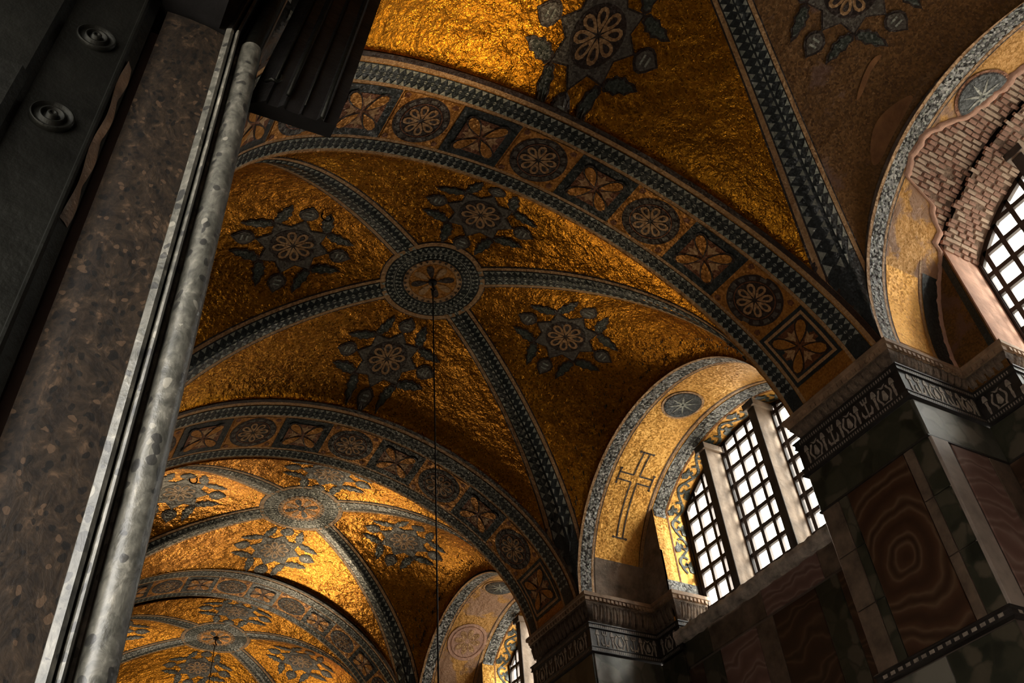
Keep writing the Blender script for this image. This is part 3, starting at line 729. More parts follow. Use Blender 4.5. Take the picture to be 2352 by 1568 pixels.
def lattice(root, y0, y1, x, zlo, outline, colp, rowp, cols0, broken=()):
    """one grille light: bars as parts, each glass pane a part of the grille"""
    def ztop(y):
        ys = [p[0] for p in outline]; z = 0
        for (a, za), (b, zb) in zip(outline[:-1], outline[1:]):
            if min(a, b) <= y <= max(a, b) and abs(a-b) > 1e-6: z = max(z, za+(zb-za)*(y-a)/(b-a))
        return z
    g = MB(); g.box(x-.05, x+.05, y0, y0+.03, zlo, ztop(y0+.03)); g.box(x-.05, x+.05, y1-.03, y1, zlo, ztop(y1-.03)); fr = g.obj('window_grille', LEADEN, root)
    ys = np.arange(cols0, y1, colp); ys = ys[(ys > y0+.02) & (ys < y1-.02)]
    for y in ys:
        m = MB(); zt = ztop(y)
        m.box(x-.03, x+.03, y-.034, y+.031, zlo-.1, zt); m.obj('upright_bar', LEADEN, fr)
    zs = np.arange(zlo+.16, 2.6, rowp)
    for z in zs:
        # horizontal extent inside the opening
        yy = np.linspace(y0, y1, 60); ok = [y for y in yy if ztop(y) > z+.02]
        if len(ok) < 2: continue
        m = MB(); m.box(x-.027, x+.027, min(ok), max(ok), z-.034, z+.034); m.obj('cross_bar', LEADEN, fr)
    edges_y = [y0]+list(ys)+[y1]; edges_z = [zlo-.1]+list(zs)
    for a, b in zip(edges_y[:-1], edges_y[1:]):
        for c, d in zip(edges_z[:-1], edges_z[1:]):
            zt = min(ztop(a+.01), ztop(b-.01)); 
            if zt < c+.02: continue
            d2 = min(d, max(ztop((a+b)/2), c+.05)); r = .05
            o = []
            for (cy, cz, a0) in ((b-.015-r, d2-.015-r, 0), (a+.015+r, d2-.015-r, PI/2), (a+.015+r, c+.015+r, PI), (b-.015-r, c+.015+r, 1.5*PI)):
                o += [(cy+r*math.cos(a0+t), cz+r*math.sin(a0+t)) for t in (0, PI/2)]
            if b-a < .14: o = [(a+.01, c+.01), (b-.01, c+.01), (b-.01, d2-.01), (a+.01, d2-.01)]
            m = MB(); prism(m, o, x+.002, x+.006, 'x'); m.obj('glass_pane', GLASS, fr)
    return fr
def scroll(mp3, parent, s0, s1, xm, amp, flip=1):
    """ivy scroll: wavy stem with curled tendrils and leaves on the reveal soffit"""
    n = int((s1-s0)/.34)
    for k in range(n):
        a = s0+(s1-s0)*k/n; b = s0+(s1-s0)*(k+1)/n; sg = 1 if k % 2 else -1
        m = MB(); ln = [(a+(b-a)*t, xm+sg*amp*math.sin(PI*t)) for t in np.linspace(0, 1, 10)]
        strip(mp3, ln, -.022, .022, .012, m)
        c = ((a+b)/2, xm+sg*amp*.25); sp = [(c[0]+r*math.cos(t), c[1]+sg*r*math.sin(t)) for t, r in zip(np.linspace(-.8, 5.2, 22), np.linspace(.135, .03, 22))]
        strip(mp3, sp, -.020, .020, .014, m); m.obj('ivy_stem', LEAF, parent)
        m = MB(); fan(mp3, rotp([(-.07, 0), (-.02, .05), (.03, .035), (.08, .06), (.06, 0), (.08, -.05), (.02, -.03), (-.03, -.05)], (a+(b-a)*.3, xm-sg*amp*.9), .5*sg, 1.5), .014, m); m.obj('ivy_leaf', LEAF, parent)
def recess(y0, y1, H, jf, jn, label, wlabel, wname, style):
    mp = RevealMap(y0, y1, H); Lt = mp.L[-1]
    root = empty('window_recess', label, 'recess', (8, (y0+y1)/2, 0), kind='structure'); inv = Matrix.Translation(-root.location)
    def par(o): o.parent = root; o.matrix_parent_inverse = inv; return o
    n = 120
    def band(x0, x1, name, mat, off, l0=0, l1=None, k=3):
        Q = np.array([[(l, x) for l in np.linspace(l0, l1 or Lt, n)] for x in np.linspace(x0, x1, k)]); m = MB()
        m.grid(mp(Q.reshape(-1, 2), off).reshape(k, n, 3)); return par(m.obj(name, mat, None, True))
    # shell of the whole reveal and the jambs below it, out to the outer face of the wall
    o = opening(y0, y1, H, jf, jn); ob = MB()
    if style == 0:
        band(8.0, 9.3, 'brick_backing', MORTAR, -.09)
        P = np.array([[(x, a+(0), b) for (a, b) in o] for x in (9.3, XW+.06)]); ob.grid(P); par(ob.obj('inner_reveal', MORTAR, None, True))
    else:
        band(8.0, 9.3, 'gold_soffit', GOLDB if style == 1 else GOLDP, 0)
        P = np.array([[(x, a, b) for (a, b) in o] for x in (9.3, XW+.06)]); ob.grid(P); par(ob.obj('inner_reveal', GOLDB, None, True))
    # outer skin of the wall above and beside the opening
    m = MB(); oo_ = [(a, XW+.06, b) for a, b in o]
    for (a, _, za), (b, _, zb) in zip(oo_[:-1], oo_[1:]):
        if abs(a-b) > 1e-6: m.add([(XW+.05, a, za), (XW+.05, b, zb), (XW+.05, b, 4), (XW+.05, a, 4)], [(0, 1, 2, 3)])
    m.box(XW+.05, XW+.07, jf, y1+1.7, -.9, 4); m.box(XW+.05, XW+.07, y0-1.7, jn, -.9, 4); par(m.obj('outer_wall_face', WALLM))
    # stepped jamb faces between the outer arch and the narrower opening
    for yj, ye, sg in ((jf, y1, 1), (jn, y0, -1)):
        c_ = abs(yj-mp.yc)/mp.h; zt = mp.H*(1-c_**NW)**(1/NW); pts = [(yj, -.4), (ye, -.4), (ye, 0)]
        for t in np.linspace(0, 1, 14)[1:]:
            yy = ye+(yj-ye)*t; pts.append((yy, mp.H*(1-min(1, abs(yy-mp.yc)/mp.h)**NW)**(1/NW)))
        m = MB(); prism(m, pts, 9.30, 9.34, 'x'); par(m.obj('jamb_step', STONE if style else GOLDD, None))
        if style == 0 and sg == 1:
            m = MB(); prism(m, [(yj+.02, .02), (yj+.10, .02), (yj+.10, zt-.1), (yj+.02, zt-.02)], 9.285, 9.30, 'x'); par(m.obj('dark_jamb_border', DARK))
    # dark scale bands and edgings
    if style:
        band(8.0, 8.05, 'edging', BUFF, .006)
        par_ = band(8.05, 8.26, 'scale_band', SCALES, .008)
        band(8.27, 8.31, 'edging', BUFF, .006); band(8.31, 8.325, 'edge_line', MAROON, .007)
        band(9.215, 9.23, 'edge_line', MAROON, .007, .5, Lt-.5); band(9.24, 9.29, 'edging', BUFF, .006, .4, Lt-.4)
        # foot of the reveal, where the mosaic is lost
        band(8.33, 9.30, 'bare_foot', STONE, .012, 0, .74 if style == 1 else 1.0)
        m = MB()
        for x in (8.10, 8.20):
            for l in np.arange(.3, Lt-.3, .085):
                l_ = l+(.04 if int(x*10) % 2 else 0); fan(mp, [(l_-.022, x), (l_, x+.026), (l_+.022, x), (l_, x-.02)], .013, m)
        par(m.obj('scale_chips', TEETH)); par(bpy.data.objects[-1]) if False else None
        COL.objects[-1]['kind'] = 'stuff'
    # roundel near the crown, blue-black with an eight-pointed star
    def par_fan(name, mat, pts, off, parent, c=None):
        m = MB(); fan(mp, pts, off, m, c); q = m.obj(name, mat, None); q.parent = parent; q.matrix_parent_inverse = inv; return q
    if style == 1: rc = (3.84, 8.74); rr = .30
    elif style == 2: rc = (3.83, 8.72); rr = .30
    else: rc = (3.66, 8.68); rr = .30; mp_ = mp; mp = lambda P, off=0.0: mp_(np.stack([np.asarray(P, float)[:, 0], np.minimum(np.asarray(P, float)[:, 1], np.interp(np.asarray(P, float)[:, 0], EL, EX)-.04)], 1), off)
    m = MB(); ring(mp, rc, .001, rr*1.18, .012, m, 40); R0 = par(m.obj('star_roundel', BUFF if style else RUST))
    for (a, b, off, mat, nm) in ((.001, rr*1.05, .016, MAROON, 'roundel_line'), (.001, rr, .020, DARK, 'roundel_field')):
        m = MB(); ring(mp, rc, a, b, off, m, 40); q = m.obj(nm, mat, None); q.parent = R0; q.matrix_parent_inverse = inv
    for k in range(8):
        a = k*PI/4+.2; par_fan('star_ray', TEETH, rotp([(.02, -.018), (.13, -.016), (.25, 0), (.13, .016), (.02, .018)], rc, a), .025, R0)
    if style == 0: mp = mp_
    if style == 1:
        # outlined cross
        f = lambda u, v: (u, v)
        x0 = 8.78
        out = [(1.15, -.06), (1.15, .06), (2.12, .06), (2.12, .34), (2.25, .34), (2.25, .06), (2.69, .06), (2.69, -.06), (2.25, -.06), (2.25, -.34), (2.12, -.34), (2.12, -.06)]
        m = MB(); bb = out+[out[0]]
        for (a, b) in zip(bb[:-1], bb[1:]):
            ln = np.array([[a[0]+(b[0]-a[0])*t, x0+a[1]+(b[1]-a[1])*t] for t in np.linspace(0, 1, 8)]); strip(mp, ln, -.013, .013, .009, m)
        for (l, x, dl) in ((2.185, x0+.34, 0), (2.185, x0-.34, 0), (2.69, x0, 1), (1.15, x0, 1)):
            for s_ in (-1, 1):
                q = (l, x+s_*.13) if dl else (l+s_*.13, x); fan(mp, [(q[0]-.028, q[1]), (q[0], q[1]+.028), (q[0]+.028, q[1]), (q[0], q[1]-.028)], .010, m)
            ln = np.array([(l, x-.13), (l, x), (l, x+.13)]) if dl else np.array([(l-.13, x), (l, x), (l+.13, x)]); strip(mp, ln, -.011, .011, .009, m)
        par(m.obj('outlined_cross', MAROON))
    if style == 2:
        c = (2.07, 8.80); m = MB(); ring(mp, c, .001, .44, .013, m, 36); q0 = par(m.obj('faded_rosette', PLASTER))
        m = MB(); ring(mp, c, .36, .375, .02, m, 36); q = m.obj('rosette_line', RUST); q.parent = q0; q.matrix_parent_inverse = inv
        for k in range(8): par_fan('petal', BUFF, petal(c, k*PI/4, .04, .30, .085), .02, q0)
    # ivy on the inner soffit
    if style:
        def mp3(P, off=0.0):
            P = np.asarray(P, float); L = []
            oo = np.array(o); sg = np.linalg.norm(np.diff(oo, axis=0), axis=1); cl = np.concatenate([[0], np.cumsum(sg)])
            l = P[:, 0]; y = np.interp(l, cl, oo[:, 0]); z = np.interp(l, cl, oo[:, 1])
            e = .02; ty = np.interp(l+e, cl, oo[:, 0])-np.interp(l-e, cl, oo[:, 0]); tz = np.interp(l+e, cl, oo[:, 1])-np.interp(l-e, cl, oo[:, 1])
            nn = np.stack([l*0, -tz, ty], 1); nn /= np.linalg.norm(nn, axis=1)[:, None]+1e-9
            cc = np.stack([l*0, mp.yc-y, .3-z], 1); nn *= np.sign((nn*cc).sum(1))[:, None]
            return np.stack([P[:, 1], y, z], 1)+nn*off
        oo = np.array(o); Lo = float(np.linalg.norm(np.diff(oo, axis=0), axis=1).sum())
        sc_root = MB(); strip(mp3, [(l, 9.605) for l in np.linspace(1.0, Lo-1.0, 80)], -.012, .012, .010, sc_root); sr = par(sc_root.obj('ivy_scroll', RUST))
        ln = np.linspace(2.2, Lo-2.2, 90); m = MB(); Q = np.array([[(l, x) for l in ln] for x in (9.315, 9.44, 9.575)]); m.grid(mp3(Q.reshape(-1, 2), .008).reshape(3, 90, 3)); par(m.obj('scale_band', SCALES, None, True))
        m = MB()
        for x in (9.37, 9.45, 9.53):
            for l in np.arange(2.25, Lo-2.25, .085): fan(mp3, [(l-.022, x), (l, x+.026), (l+.022, x), (l, x-.02)], .013, m)
        par(m.obj('scale_chips', TEETH)); COL.objects[-1]['kind'] = 'stuff'
        m = MB(); Q = np.array([[(l, x) for l in np.linspace(.8, 1.0, 8)] for x in (9.32, 9.65, 9.96)]); m.grid(mp3(Q.reshape(-1, 2), .009).reshape(3, 8, 3)); par(m.obj('silver_foot_band', SCALES))
        tmp = MB()
        before = set(COL.objects); scroll(mp3, sr, 1.2, Lo-1.2, 9.80, .11)
        for q in set(COL.objects)-before: q.matrix_parent_inverse = inv
    # iron cramps set in the vault around the arch
    if style:
        m = MB(); bmp = maps[1 if style == 1 else 2][1]
        for k in range(90):
            l = random.uniform(.2, Lt-.2); T = float(np.interp(l, mp.L, mp.T)); d = random.choice((.10, .22, .34)); 
            y = mp.yc+mp.h*math.cos(T)*.97; x = W-.04-d
            try: p = bmp(np.array([(x, y), (x+.03, y+.035)]), .004); q = bmp(np.array([(x, y), (x+.03, y+.035)]), .03)
            except Exception: continue
            if abs(p[1][2]-p[0][2]) > .2: continue
            m.tube([tuple(q[0]), tuple(q[1])], .009, 4)
        par(m.obj('iron_cramps', IRON)); COL.objects[-1]['kind'] = 'stuff'
    # ---------------- window
    wi = empty(wname, wlabel, 'window', (XW, (y0+y1)/2, -.5), kind='structure'); winv = Matrix.Translation(-wi.location)
    before = set(COL.objects)
    oi = opening(y0, y1, H, jf, jn, 60, 0.03)
    # arched timber frame against the wall
    m = MB(); o1 = opening(y0, y1, H, jf, jn, 60, 0.0); o2 = opening(y0, y1, H, jf, jn, 60, .07)
    G = np.array([[(x, p[0], p[1]) for p in q] for x, q in ((XW-.03, o1), (XW-.03, o2), (XW+.03, o2))]); m.grid(G); m.obj('window_frame', LEADEN, wi)
    wdt = (jf-jn); mys = [jn+wdt*.335, jn+wdt*.675]
    zl = -.36
    ptop = lambda y: mp.H*(1-min(1, abs(y-mp.yc)/mp.h)**NW)**(1/NW)
    for my in mys:
        m = MB(); h = .075; zt = ptop(my)-.02; xb = XW-.40; taper = .02
        m.box(xb, XW-.02, my-h, my+h, -.72, zt-.16); m.box(xb-.05, XW-.02, my-h-.045, my+h+.045, zt-.16, zt-.05); m.box(xb-.03, XW-.02, my-h-.02, my+h+.02, -.74, -.60)
        mu = m.obj('mullion', MULL, wi)
        m = MB(); m.box(xb-.012, xb-.001, my-h, my+h, -.60, zt-.16); m.box(xb-.062, xb-.051, my-h-.045, my+h+.045, zt-.16, zt-.05); m.obj('mullion_shade_face', MULLSHADE, mu)  # thin dark sheets paint the shade on shaft and capital fronts
    ys_ = [jn+.03]+mys+[jf-.03]; cp = .285
    for k in range(3):
        a = ys_[k]+(.0 if k == 0 else .06); b = ys_[k+1]-(.0 if k == 2 else .06)
        lattice(wi, a, b, XW, zl, oi, cp, .322, a+.19)
    m = MB(); n1 = 40; yy = np.linspace(jn-.0, jf+.0, n1); rows = []
    for (x, z) in ((9.30, -.90), (9.25, -.88), (9.20, -.78), (9.22, -.70), (9.5, -.60), (9.75, -.49), (XW+.08, -.34), (XW+.45, -.30), (XW+.45, -.6)):
        rows.append([(x+random.uniform(-.012, .012), y, z+random.uniform(-.014, .014)) for y in yy])
    m.grid(np.array(rows)); m.obj('window_sill', SILL, wi)
    for q in set(COL.objects)-before:
        if q.parent is not None: q.matrix_parent_inverse = winv
    return root, mp, wi, o
def arcpos(mp, y):
    c = (y-mp.yc)/mp.h; P = mp.at(mp.T, mp.T*0); i = int(np.argmin(np.abs(P[:, 1]-y))); return float(mp.L[i])
R1 = recess(A1[0], B0[0], 2.344, 5.93, 2.20, 'deep arched window recess with gold cross and star roundel at lower right', 'three-light arched window with white glare beside the cross mosaic', 'window_1', 1)
R0 = recess(-5.1, 0.0, 2.56, -.57, -4.5, 'deep window recess at the right edge with bare bricks and torn plaster', 'arched window cut off by the right edge of the picture', 'window_2', 0)
R2 = recess(B1[0], C0[0], 2.17, 12.25, 8.8, 'small distant window recess with a blue star roundel and faded pink rosette', 'distant window half hidden behind the second pier', 'window_3', 2)
R3 = recess(C1[0], D0[0], 2.2, 18.6, 14.9, 'far window recess out of view behind the piers', 'far window out of view behind the piers', 'window_4', 2)

# torn mosaic layer over the bricks of the nearest recess
root0, mp0 = R0[0], R0[1]; inv0 = Matrix.Translation(-root0.location)
def par0(o): o.parent = root0; o.matrix_parent_inverse = inv0; return o
ls = np.linspace(0, min(6.6, mp0.L[-1]), 260); xs = np.interp(ls, EL, EX)+.014*np.sin(ls*23)+.010*np.sin(ls*51+1); el, ex = EL, EX
m = MB(); Q = np.array([[(l, 8.0+(x-8.0)*t) for l, x in zip(ls, xs)] for t in np.linspace(0, 1, 14)]); m.grid(mp0(Q.reshape(-1, 2), 0).reshape(14, 260, 3)); par0(m.obj('mosaic_layer', GOLDP, None, True))
m = MB(); G = np.stack([mp0(np.stack([ls, xs+dx], 1), off) for dx, off in ((-.05, .006), (-.02, .03), (.05, .02), (.10, -.03), (.115, -.10))]); m.grid(G); par0(m.obj('torn_plaster_edge', PLASTER, None, True))
def band0(x0, x1, name, mat, off, l0=0.0, l1=6.6):
    L = np.linspace(l0, l1, 160); X = np.interp(L, el, ex)-.05; m = MB()
    Q = np.array([[(l, min(x0+(x1-x0)*t, xx)) for l, xx in zip(L, X)] for t in (0, .5, 1)]); m.grid(mp0(Q.reshape(-1, 2), off).reshape(3, 160, 3)); return par0(m.obj(name, mat, None, True))
band0(8.0, 8.05, 'edging', BUFF, .006); band0(8.05, 8.26, 'scale_band', SCALES, .008); band0(8.27, 8.31, 'edging', BUFF, .006)
band0(8.31, 8.325, 'edge_line', MAROON, .007); band0(8.92, 8.96, 'edging', BUFF, .006, .1, 1.5); band0(8.98, 9.25, 'dark_inner_band', DARK, .008, .0, 1.35)
band0(8.34, 8.9, 'plain_gold_field', GOLDB, .006, .12, 1.25)
m = MB()
for x in (8.10, 8.20):
    for l in np.arange(.1, 6.4, .085):
        fan(mp0, [(l-.022, x), (l, x+.028), (l+.022, x), (l, x-.022)], .013, m)
par0(m.obj('scale_chips', TEETH)); COL.objects[-1]['kind'] = 'stuff'
m = MB(); m.box(9.30, 9.95, -.59, -.572, .0, 1.75); par0(m.obj('plastered_jamb', PLASTER))
# bricks: courses run along the barrel, laid on edge over the arch
bm = MB(); bm.box(-.06, .06, -.022, .022, -.02, .02); BK = [bm.mesh('brick')]; BK[0].materials.append(BRICKM)
bm = MB(); bm.box(-.075, .075, -.02, .02, -.018, .024); BK.append(bm.mesh('brick')); BK[1].materials.append(BRICKP)
cnt = 0; stuffm = MB()
for l in np.arange(1.5, 4.7, .062):
    x = 8.3+random.uniform(0, .1)
    while x < 9.9:
        bl = random.uniform(.13, .19); xe = float(np.interp(l, el, ex))
        if x > xe+.06:
            T = float(np.interp(l, mp0.L, mp0.T)); dy, dz = math.cos(T), math.sin(T)
            if x > 9.25 and mp0(np.array([(l, x)]))[0][1] > -.60: x += bl; continue
            p = mp0(np.array([(l+random.uniform(-.004, .004), x)]), -.07+random.uniform(-.012, .012) if x < 9.28 else .004)[0]
            n_ = Vector((0, -math.cos(T)/mp0.h, -math.sin(T)/mp0.H)).normalized(); ax = Vector((1, 0, 0)); t_ = n_.cross(ax)
            M = Matrix(((ax.x, t_.x, n_.x, p[0]), (ax.y, t_.y, n_.y, p[1]), (ax.z, t_.z, n_.z, p[2]), (0, 0, 0, 1))) @ Matrix.Rotation(random.uniform(-.05, .05), 4, 'Z')
            if random.random() < .045: x += bl; continue
            if cnt < 300:
                o = link('brick', BK[0] if random.random() < .68 else BK[1]); o.matrix_world = M; par0(o); cnt += 1
            else:
                B = BK[0]; base = len(stuffm.v); stuffm.v += [tuple(M @ v.co) for v in B.vertices]; stuffm.f += [tuple(base+i for i in p_.vertices) for p_ in B.polygons]
        x += bl
if stuffm.v: par0(stuffm.obj('further_bricks', BRICKM)); COL.objects[-1]['kind'] = 'stuff'

# ------------------------------------------------------------------ right wall below the windows
def wallbox(name, boxes, mat, label, cat='wall'):
    m = MB()
    for b in boxes: m.box(*b)
    return m.obj(name, mat, None, label=label, category=cat, kind='structure')
wr = empty('wall_right', 'dark marble-clad wall under the windows on the right', 'wall', (9.3, 4, FLOOR), kind='structure'); wri = Matrix.Translation(-wr.location)
def parw(o): o.parent = wr; o.matrix_parent_inverse = wri; return o
m = MB()
for (a, b) in ((-5.1, 0.0), (1.6, 6.42), (8.12, 12.72), (14.3, 19.0), (20.6, 25.4)): m.box(9.33, 10.45, a, b, FLOOR, -.80)
m.box(9.3, 10.45, -12, -5.1, FLOOR, 4.0); m.box(9.3, 10.45, 20.6, 26, -.8, 4.0)
parw(m.obj('wall_core', WALLM))
def wslab(y0, y1, z0, z1, mat, name='marble_panel', x=9.33, t=.022):
    g, e = .006, .008; m = MB(); a, b, c, d = y0+g, y1-g, z0+g, z1-g
    m.add([(x, a, c), (x, b, c), (x, b, d), (x, a, d), (x-t+e, a, c), (x-t+e, b, c), (x-t+e, b, d), (x-t+e, a, d), (x-t, a+e, c+e), (x-t, b-e, c+e), (x-t, b-e, d-e), (x-t, a+e, d-e)],
          [(0, 1, 5, 4), (1, 2, 6, 5), (2, 3, 7, 6), (3, 0, 4, 7), (4, 5, 9, 8), (5, 6, 10, 9), (6, 7, 11, 10), (7, 4, 8, 11), (8, 9, 10, 11)])
    return parw(m.obj(name, mat))
y = 1.6
for w_, mt in ((1.3, BROWNB), (1.15, ONYXP), (1.2, BROWNB), (1.17, VERDE)): wslab(y, y+w_, -1.28, -.87, mt, 'sill_band_slab'); y += w_
y = 1.6
for w_, mt in ((.35, VERDE), (.75, ONYXW), (.40, VERDE), (.85, ONYXW), (.35, BROWNB), (.8, ONYXP), (.42, VERDE), (.9, ONYXW)):
    wslab(y, min(6.42, y+w_), -3.1, -1.30, mt); y += w_
for y in np.arange(1.6, 6.2, 1.2): wslab(y, y+1.2, -4.4, -3.14, (VERDE, ONYXW)[int(y*3) % 2])

# ------------------------------------------------------------------ rest of the room, out of sight
wallbox('ceiling', [(-1.6, 10.5, -12, 26, 3.95, 4.15)], WALLM, 'masonry above the vaults', 'ceiling')
m = MB(); m.box(-1.8, 10.5, -12, 26, FLOOR-.2, FLOOR); m.obj('floor', FLOORM, None, label='worn marble floor of the hall', category='floor', kind='structure')
wallbox('wall_left', [(-1.6, .28, -2.6, 26, FLOOR, .0), (-1.6, .30, -12, -6.2, FLOOR, .0), (-1.6, .14, -6.2, -2.7, -3.95, .0), (-1.6, XL, -12, 26, .0, 4.0)], WALLM, 'dark left wall pierced by the doorway the camera stands in')
for i, (a, b) in enumerate(((1.3, 1.9), (6.5, 8.2), (12.8, 14.3), (19.0, 20.6))): wallbox('pier', [(.28, XL, a if i else .1, b, FLOOR, 0)], WALLM, 'shallow left pilaster under the %s arch' % ('nearest', 'second', 'third', 'fourth')[i], 'pier')
wallbox('wall_back', [(-1.6, 10.5, 25.4, 25.8, FLOOR, 4.2)], WALLM, 'end wall of the hall beyond the last bay')
wallbox('wall_front', [(-1.6, 10.5, -12.3, -12, FLOOR, 4.2), (.3, 10.5, -12, -6.6, 1.6, 3.4)], WALLM, 'wall of the hall behind the camera')

# ------------------------------------------------------------------ doorway in the left foreground
YJ = -2.70
dj = empty('door_1', 'tall stone doorway jamb with brown breccia and pale rounded moulding at the left', 'doorway', (.1, YJ, FLOOR), kind='structure'); dji = Matrix.Translation(-dj.location)
def pard(o): o.parent = dj; o.matrix_parent_inverse = dji; return o
def ext(prof, z0, z1, lean=0.0, n=2):
    """profile [(x, y)] carried up from z0 to z1, drifting outward with lean"""
    Z = np.linspace(z0, z1, n); return np.array([[(x+lean*(z-z0), y, z) for (x, y) in prof] for z in Z])
ZT = -4.05
m = MB(); m.grid(ext([(-.012, YJ+.03), (-.010, YJ+.0), (.05, YJ-.006), (.12, YJ-.006), (.172, YJ)], FLOOR, ZT+.02, 0, 30)); pard(m.obj('breccia_slab', BRECCIA, None, True))
def arc(cx, cy, r, a0, a1, n): return [(cx+r*math.cos(a), cy+r*math.sin(a)) for a in np.linspace(a0, a1, n)]
m = MB(); m.grid(ext([(.172, YJ+.01), (.172, YJ-.022), (.187, YJ-.03), (.196, YJ-.022), (.199, YJ+.004)], FLOOR, ZT+.03, 0, 40)); pard(m.obj('narrow_fillet', JAMBM, None, False))
m = MB(); m.grid(ext([(.199, YJ+.004), (.204, YJ-.03), (.209, YJ-.034), (.214, YJ-.028), (.218, YJ+.01), (.222, YJ+.02), (.229, YJ+.02), (.232, YJ+.0)], FLOOR, ZT+.03, 0, 40)); pard(m.obj('sharp_fillet', JAMBM, None, False))
m = MB(); pr = [(.230, YJ+.02)]+arc(.265, YJ+.004, .034, PI*1.02, PI*2.15, 14)+[(.285, YJ+.10), (.285, YJ+.3)]
P = ext(pr, FLOOR, ZT, 0, 60); P[-1, :, 2] += 0; m.grid(P); top = P[-1]; m.add([tuple(p) for p in top], [tuple(range(len(top)))]); pard(m.obj('rounded_moulding', JAMBM, None, True))
# dark cladding of the same mouldings above the joint, leaning out
m = MB()
for pr_ in ([(.172, YJ+.01), (.172, YJ-.018), (.187, YJ-.026), (.196, YJ-.018), (.199, YJ+.004)], [(.199, YJ+.004), (.204, YJ-.026), (.212, YJ-.022), (.222, YJ+.02), (.232, YJ)]): m.grid(ext(pr_, ZT+.03, -3.2, .11, 12))
pard(m.obj('upper_fillets', BRONZEB))
m = MB(); m.grid(ext([(.226, YJ+.02)]+arc(.262, YJ+.012, .030, PI*1.02, PI*2.1, 12)+[(.285, YJ+.2)], ZT-.01, -3.2, .11, 12)); pard(m.obj('upper_pole', BRONZE, None, True))
# bronze-clad frame with bosses on the far left
m = MB(); m.grid(ext([(-.9, YJ-.10), (-.255, YJ-.10), (-.245, YJ-.075), (-.235, YJ-.06), (-.075, YJ-.06)], FLOOR, -3.7, 0, 10)); fr_ = pard(m.obj('bronze_frame', BRONZE))
m = MB(); m.grid(ext([(-.075, YJ-.06), (-.072, YJ-.068), (-.066, YJ-.068), (-.060, YJ-.05), (-.035, YJ-.02)], FLOOR, -3.9, 0, 10)); pard(m.obj('frame_edge', BRONZE))
m = MB(); nn_ = 50; Z = np.linspace(-5.15, -4.45, nn_)
m.grid(np.array([[(-.060+.004+.004*math.sin(z*21), YJ-.052, z), (-.048, YJ-.040, z), (-.038+.003*math.sin(z*33), YJ-.026, z)] for z in Z])); pard(m.obj('rubbed_edge', COPPER))
m = MB(); m.grid(ext([(-.040, YJ-.02), (-.040, YJ+.16), (.0, YJ+.16), (.0, YJ+.03)], FLOOR, -3.9, 0, 4)); pard(m.obj('dark_gap', BRONZEB))
def stud(x, z, r):
    root = MB(); prof = [(1.0, 0), (.97, -.012), (.9, -.014), (.84, -.006), (.60, -.004), (.55, -.014), (.48, -.014), (.44, -.005), (.28, -.004), (.24, -.016), (.12, -.018), (.10, -.008), (.001, -.008)]
    P = np.array([[(x+r*a*math.cos(t), YJ-.06+d*r*22, z+r*a*math.sin(t)) for t in np.linspace(0, 2*PI, 33)] for a, d in prof]); m = MB(); m.grid(P[:, ::-1]); return m
for (x, z, r) in ((-.149, -4.427, .053), (-.162, -4.827, .053)):
    o = stud(x, z, r*1.0).obj('ringed_boss', BRONZE, None, True); pard(o)
m = MB(); m.grid(ext([(-.36, YJ-.105), (-.262, YJ-.112), (-.245, YJ-.085)], FLOOR, -4.73, 0, 3)); pard(m.obj('inner_panel_edge', BRONZE))
# lintel underside over the door
m = MB(); m.box(-1.2, .15, -6.2, YJ-.01, ZT+.03, -2.9); m.box(-.3, .20, YJ-.01, YJ+.1, ZT+.03, -2.9); o = m.obj('door_lintel', BRONZEB, None); pard(o)

hd = empty('door_hood', 'black fluted bronze hood projecting from the top of the doorway, with a curtain hook', 'hood', (.4, YJ, -4.28)); hdi = Matrix.Translation(-hd.location)
def parh(o): o.parent = hd; o.matrix_parent_inverse = hdi; return o
def hood(prof, z0, z1, lean, name, mat, smooth=False):
    m = MB(); m.grid(ext(prof, z0, z1, lean, 8)); b = m.v[:len(prof)]
    return parh(m.obj(name, mat, None, smooth))
yh = YJ+.03
m = MB(); pr_ = [(.295, yh+.02), (.33, yh), (.345, yh-.012), (.353, yh), (.385, yh), (.40, yh-.016), (.412, yh-.002), (.455, yh), (.462, yh-.008), (.469, yh), (.515, yh), (.526, yh-.018), (.540, yh-.004), (.582, yh-.004), (.582, yh+.05), (.295, yh+.05)]
P = ext(pr_, -4.275, -2.8, .125, 10); P[0, :, 2] += .12*(P[0, :, 0]-.30)
m.grid(P); m.add([tuple(p) for p in P[0]], [tuple(range(len(pr_)))]); parh(m.obj('fluted_panel', BRONZEB))
for (x, r, z0) in ((.400, .0075, -4.20), (.526, .008, -4.25), (.345, .004, -4.15), (.462, .003, -4.21)):
    m = MB(); m.tube([(x+.125*(z+4.275), yh-.014-(.006 if r > .006 else 0), z) for z in np.linspace(z0, -2.8, 6)], r, 8); parh(m.obj('raised_rod', BRONZE, None, True))
m = MB(); m.tube([(.332, yh-.02, -4.175), (.345, yh-.05, -4.20), (.362, yh-.05, -4.20), (.376, yh-.04, -4.165), (.376, yh-.03, -4.12)], [.006, .006, .006, .005, .003], 8); parh(m.obj('curtain_hook', BRONZE, None, True))

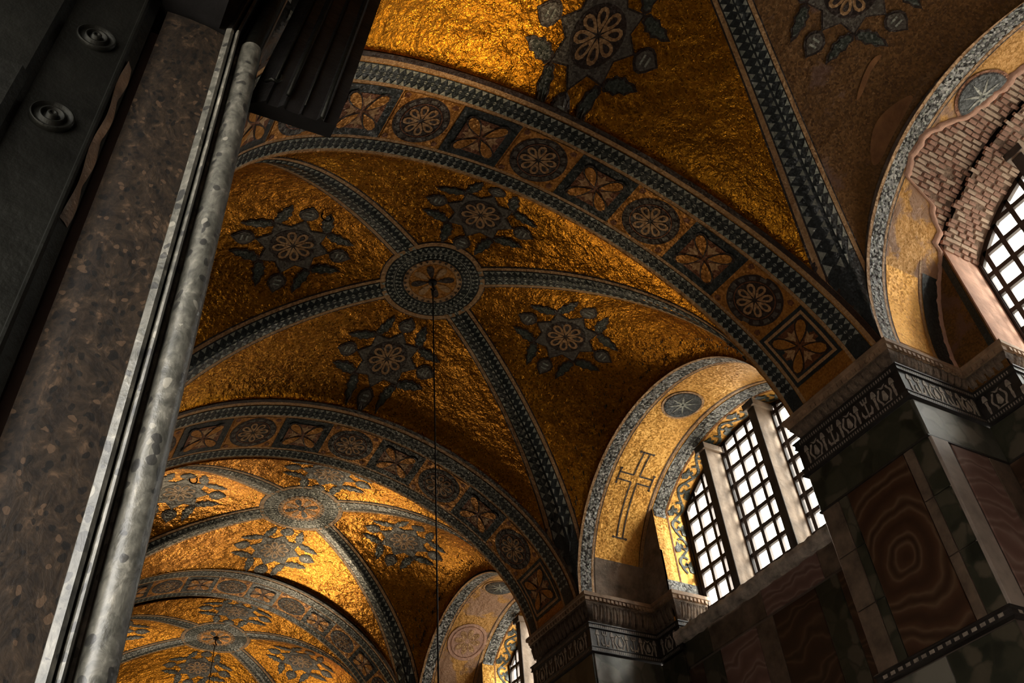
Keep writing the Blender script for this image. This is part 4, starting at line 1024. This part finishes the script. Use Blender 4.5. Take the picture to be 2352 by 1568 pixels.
# ------------------------------------------------------------------ hanging chains and ceiling rings
def chain(x, y, z, label, length=9.0):
    root = empty('chandelier_chain', label, 'chain', (x, y, z)); ri = Matrix.Translation(-root.location)
    m = MB(); m.tube([(x, y, z-.18), (x+.004, y, z-3), (x, y, z-length)], .010, 6); o = m.obj('chain_strand', CHAINM, None); o.parent = root; o.matrix_parent_inverse = ri
    m = MB(); m.tube([(x, y, z+.02), (x, y, z-.10), (x+.03, y, z-.15), (x, y, z-.20), (x-.03, y, z-.15)], .014, 6); o = m.obj('ceiling_hook', IRON, None, True); o.parent = root; o.matrix_parent_inverse = ri
    m = MB(); P = np.array([[(x+r*math.cos(t), y+r*math.sin(t), zz) for t in np.linspace(0, 2*PI, 17)] for r, zz in ((.06, z), (.06, z-.02), (.02, z-.035))]); m.grid(P); o = m.obj('hook_plate', IRON, None); o.parent = root; o.matrix_parent_inverse = ri
chain(4.249, 4.094, 3.22, 'long thin dark chain hanging from the crown of the large gold vault')
chain(4.597, 16.73, 3.21, 'short dark chain hanging from the far vault crown at lower left')
for (x, y, z, lb) in ((2.32, 3.40, 3.08, 'small iron ring in the large gold vault beside the upper left flower medallion'), (2.32, 10.0, 2.98, 'small iron ring in the second gold vault near the pale jamb')):
    root = empty('iron_ring', lb, 'ring', (x, y, z)); m = MB()
    m.tube([(.07*math.cos(a), 0, -.13+.07*math.sin(a)) for a in np.linspace(0, 2*PI, 15)[:-1]], .012, 6, True); m.obj('loop', IRON, root, True)
    m = MB(); m.tube([(0, 0, .25), (0, 0, -.06)], .012, 6); m.obj('shank', IRON, root)

# portals help the renderer find the daylight in the window openings
for (y0, y1) in ((2.2, 5.93), (-4.5, -.57), (8.8, 12.25), (14.9, 18.6)):
    l = bpy.data.lights.new('window_portal', 'AREA'); l.shape = 'RECTANGLE'; l.size = y1-y0; l.size_y = 3.1; l.cycles.is_portal = True
    o = bpy.data.objects.new('window_portal', l); COL.objects.link(o); o.location = (XW+.45, (y0+y1)/2, .95)
    o.rotation_euler = Vector((-1, 0, 0)).to_track_quat('-Z', 'Z').to_euler()
# children of an Empty away from the origin keep their world place; children of meshes share their parent's frame
for o in COL.objects:
    if o.parent is None or o.type != 'MESH': continue
    if o.parent.type == 'EMPTY':
        if not o.parent.name.startswith('iron_ring'): o.matrix_parent_inverse = Matrix.Translation(-o.parent.location)
    else: o.matrix_parent_inverse = Matrix.Identity(4)
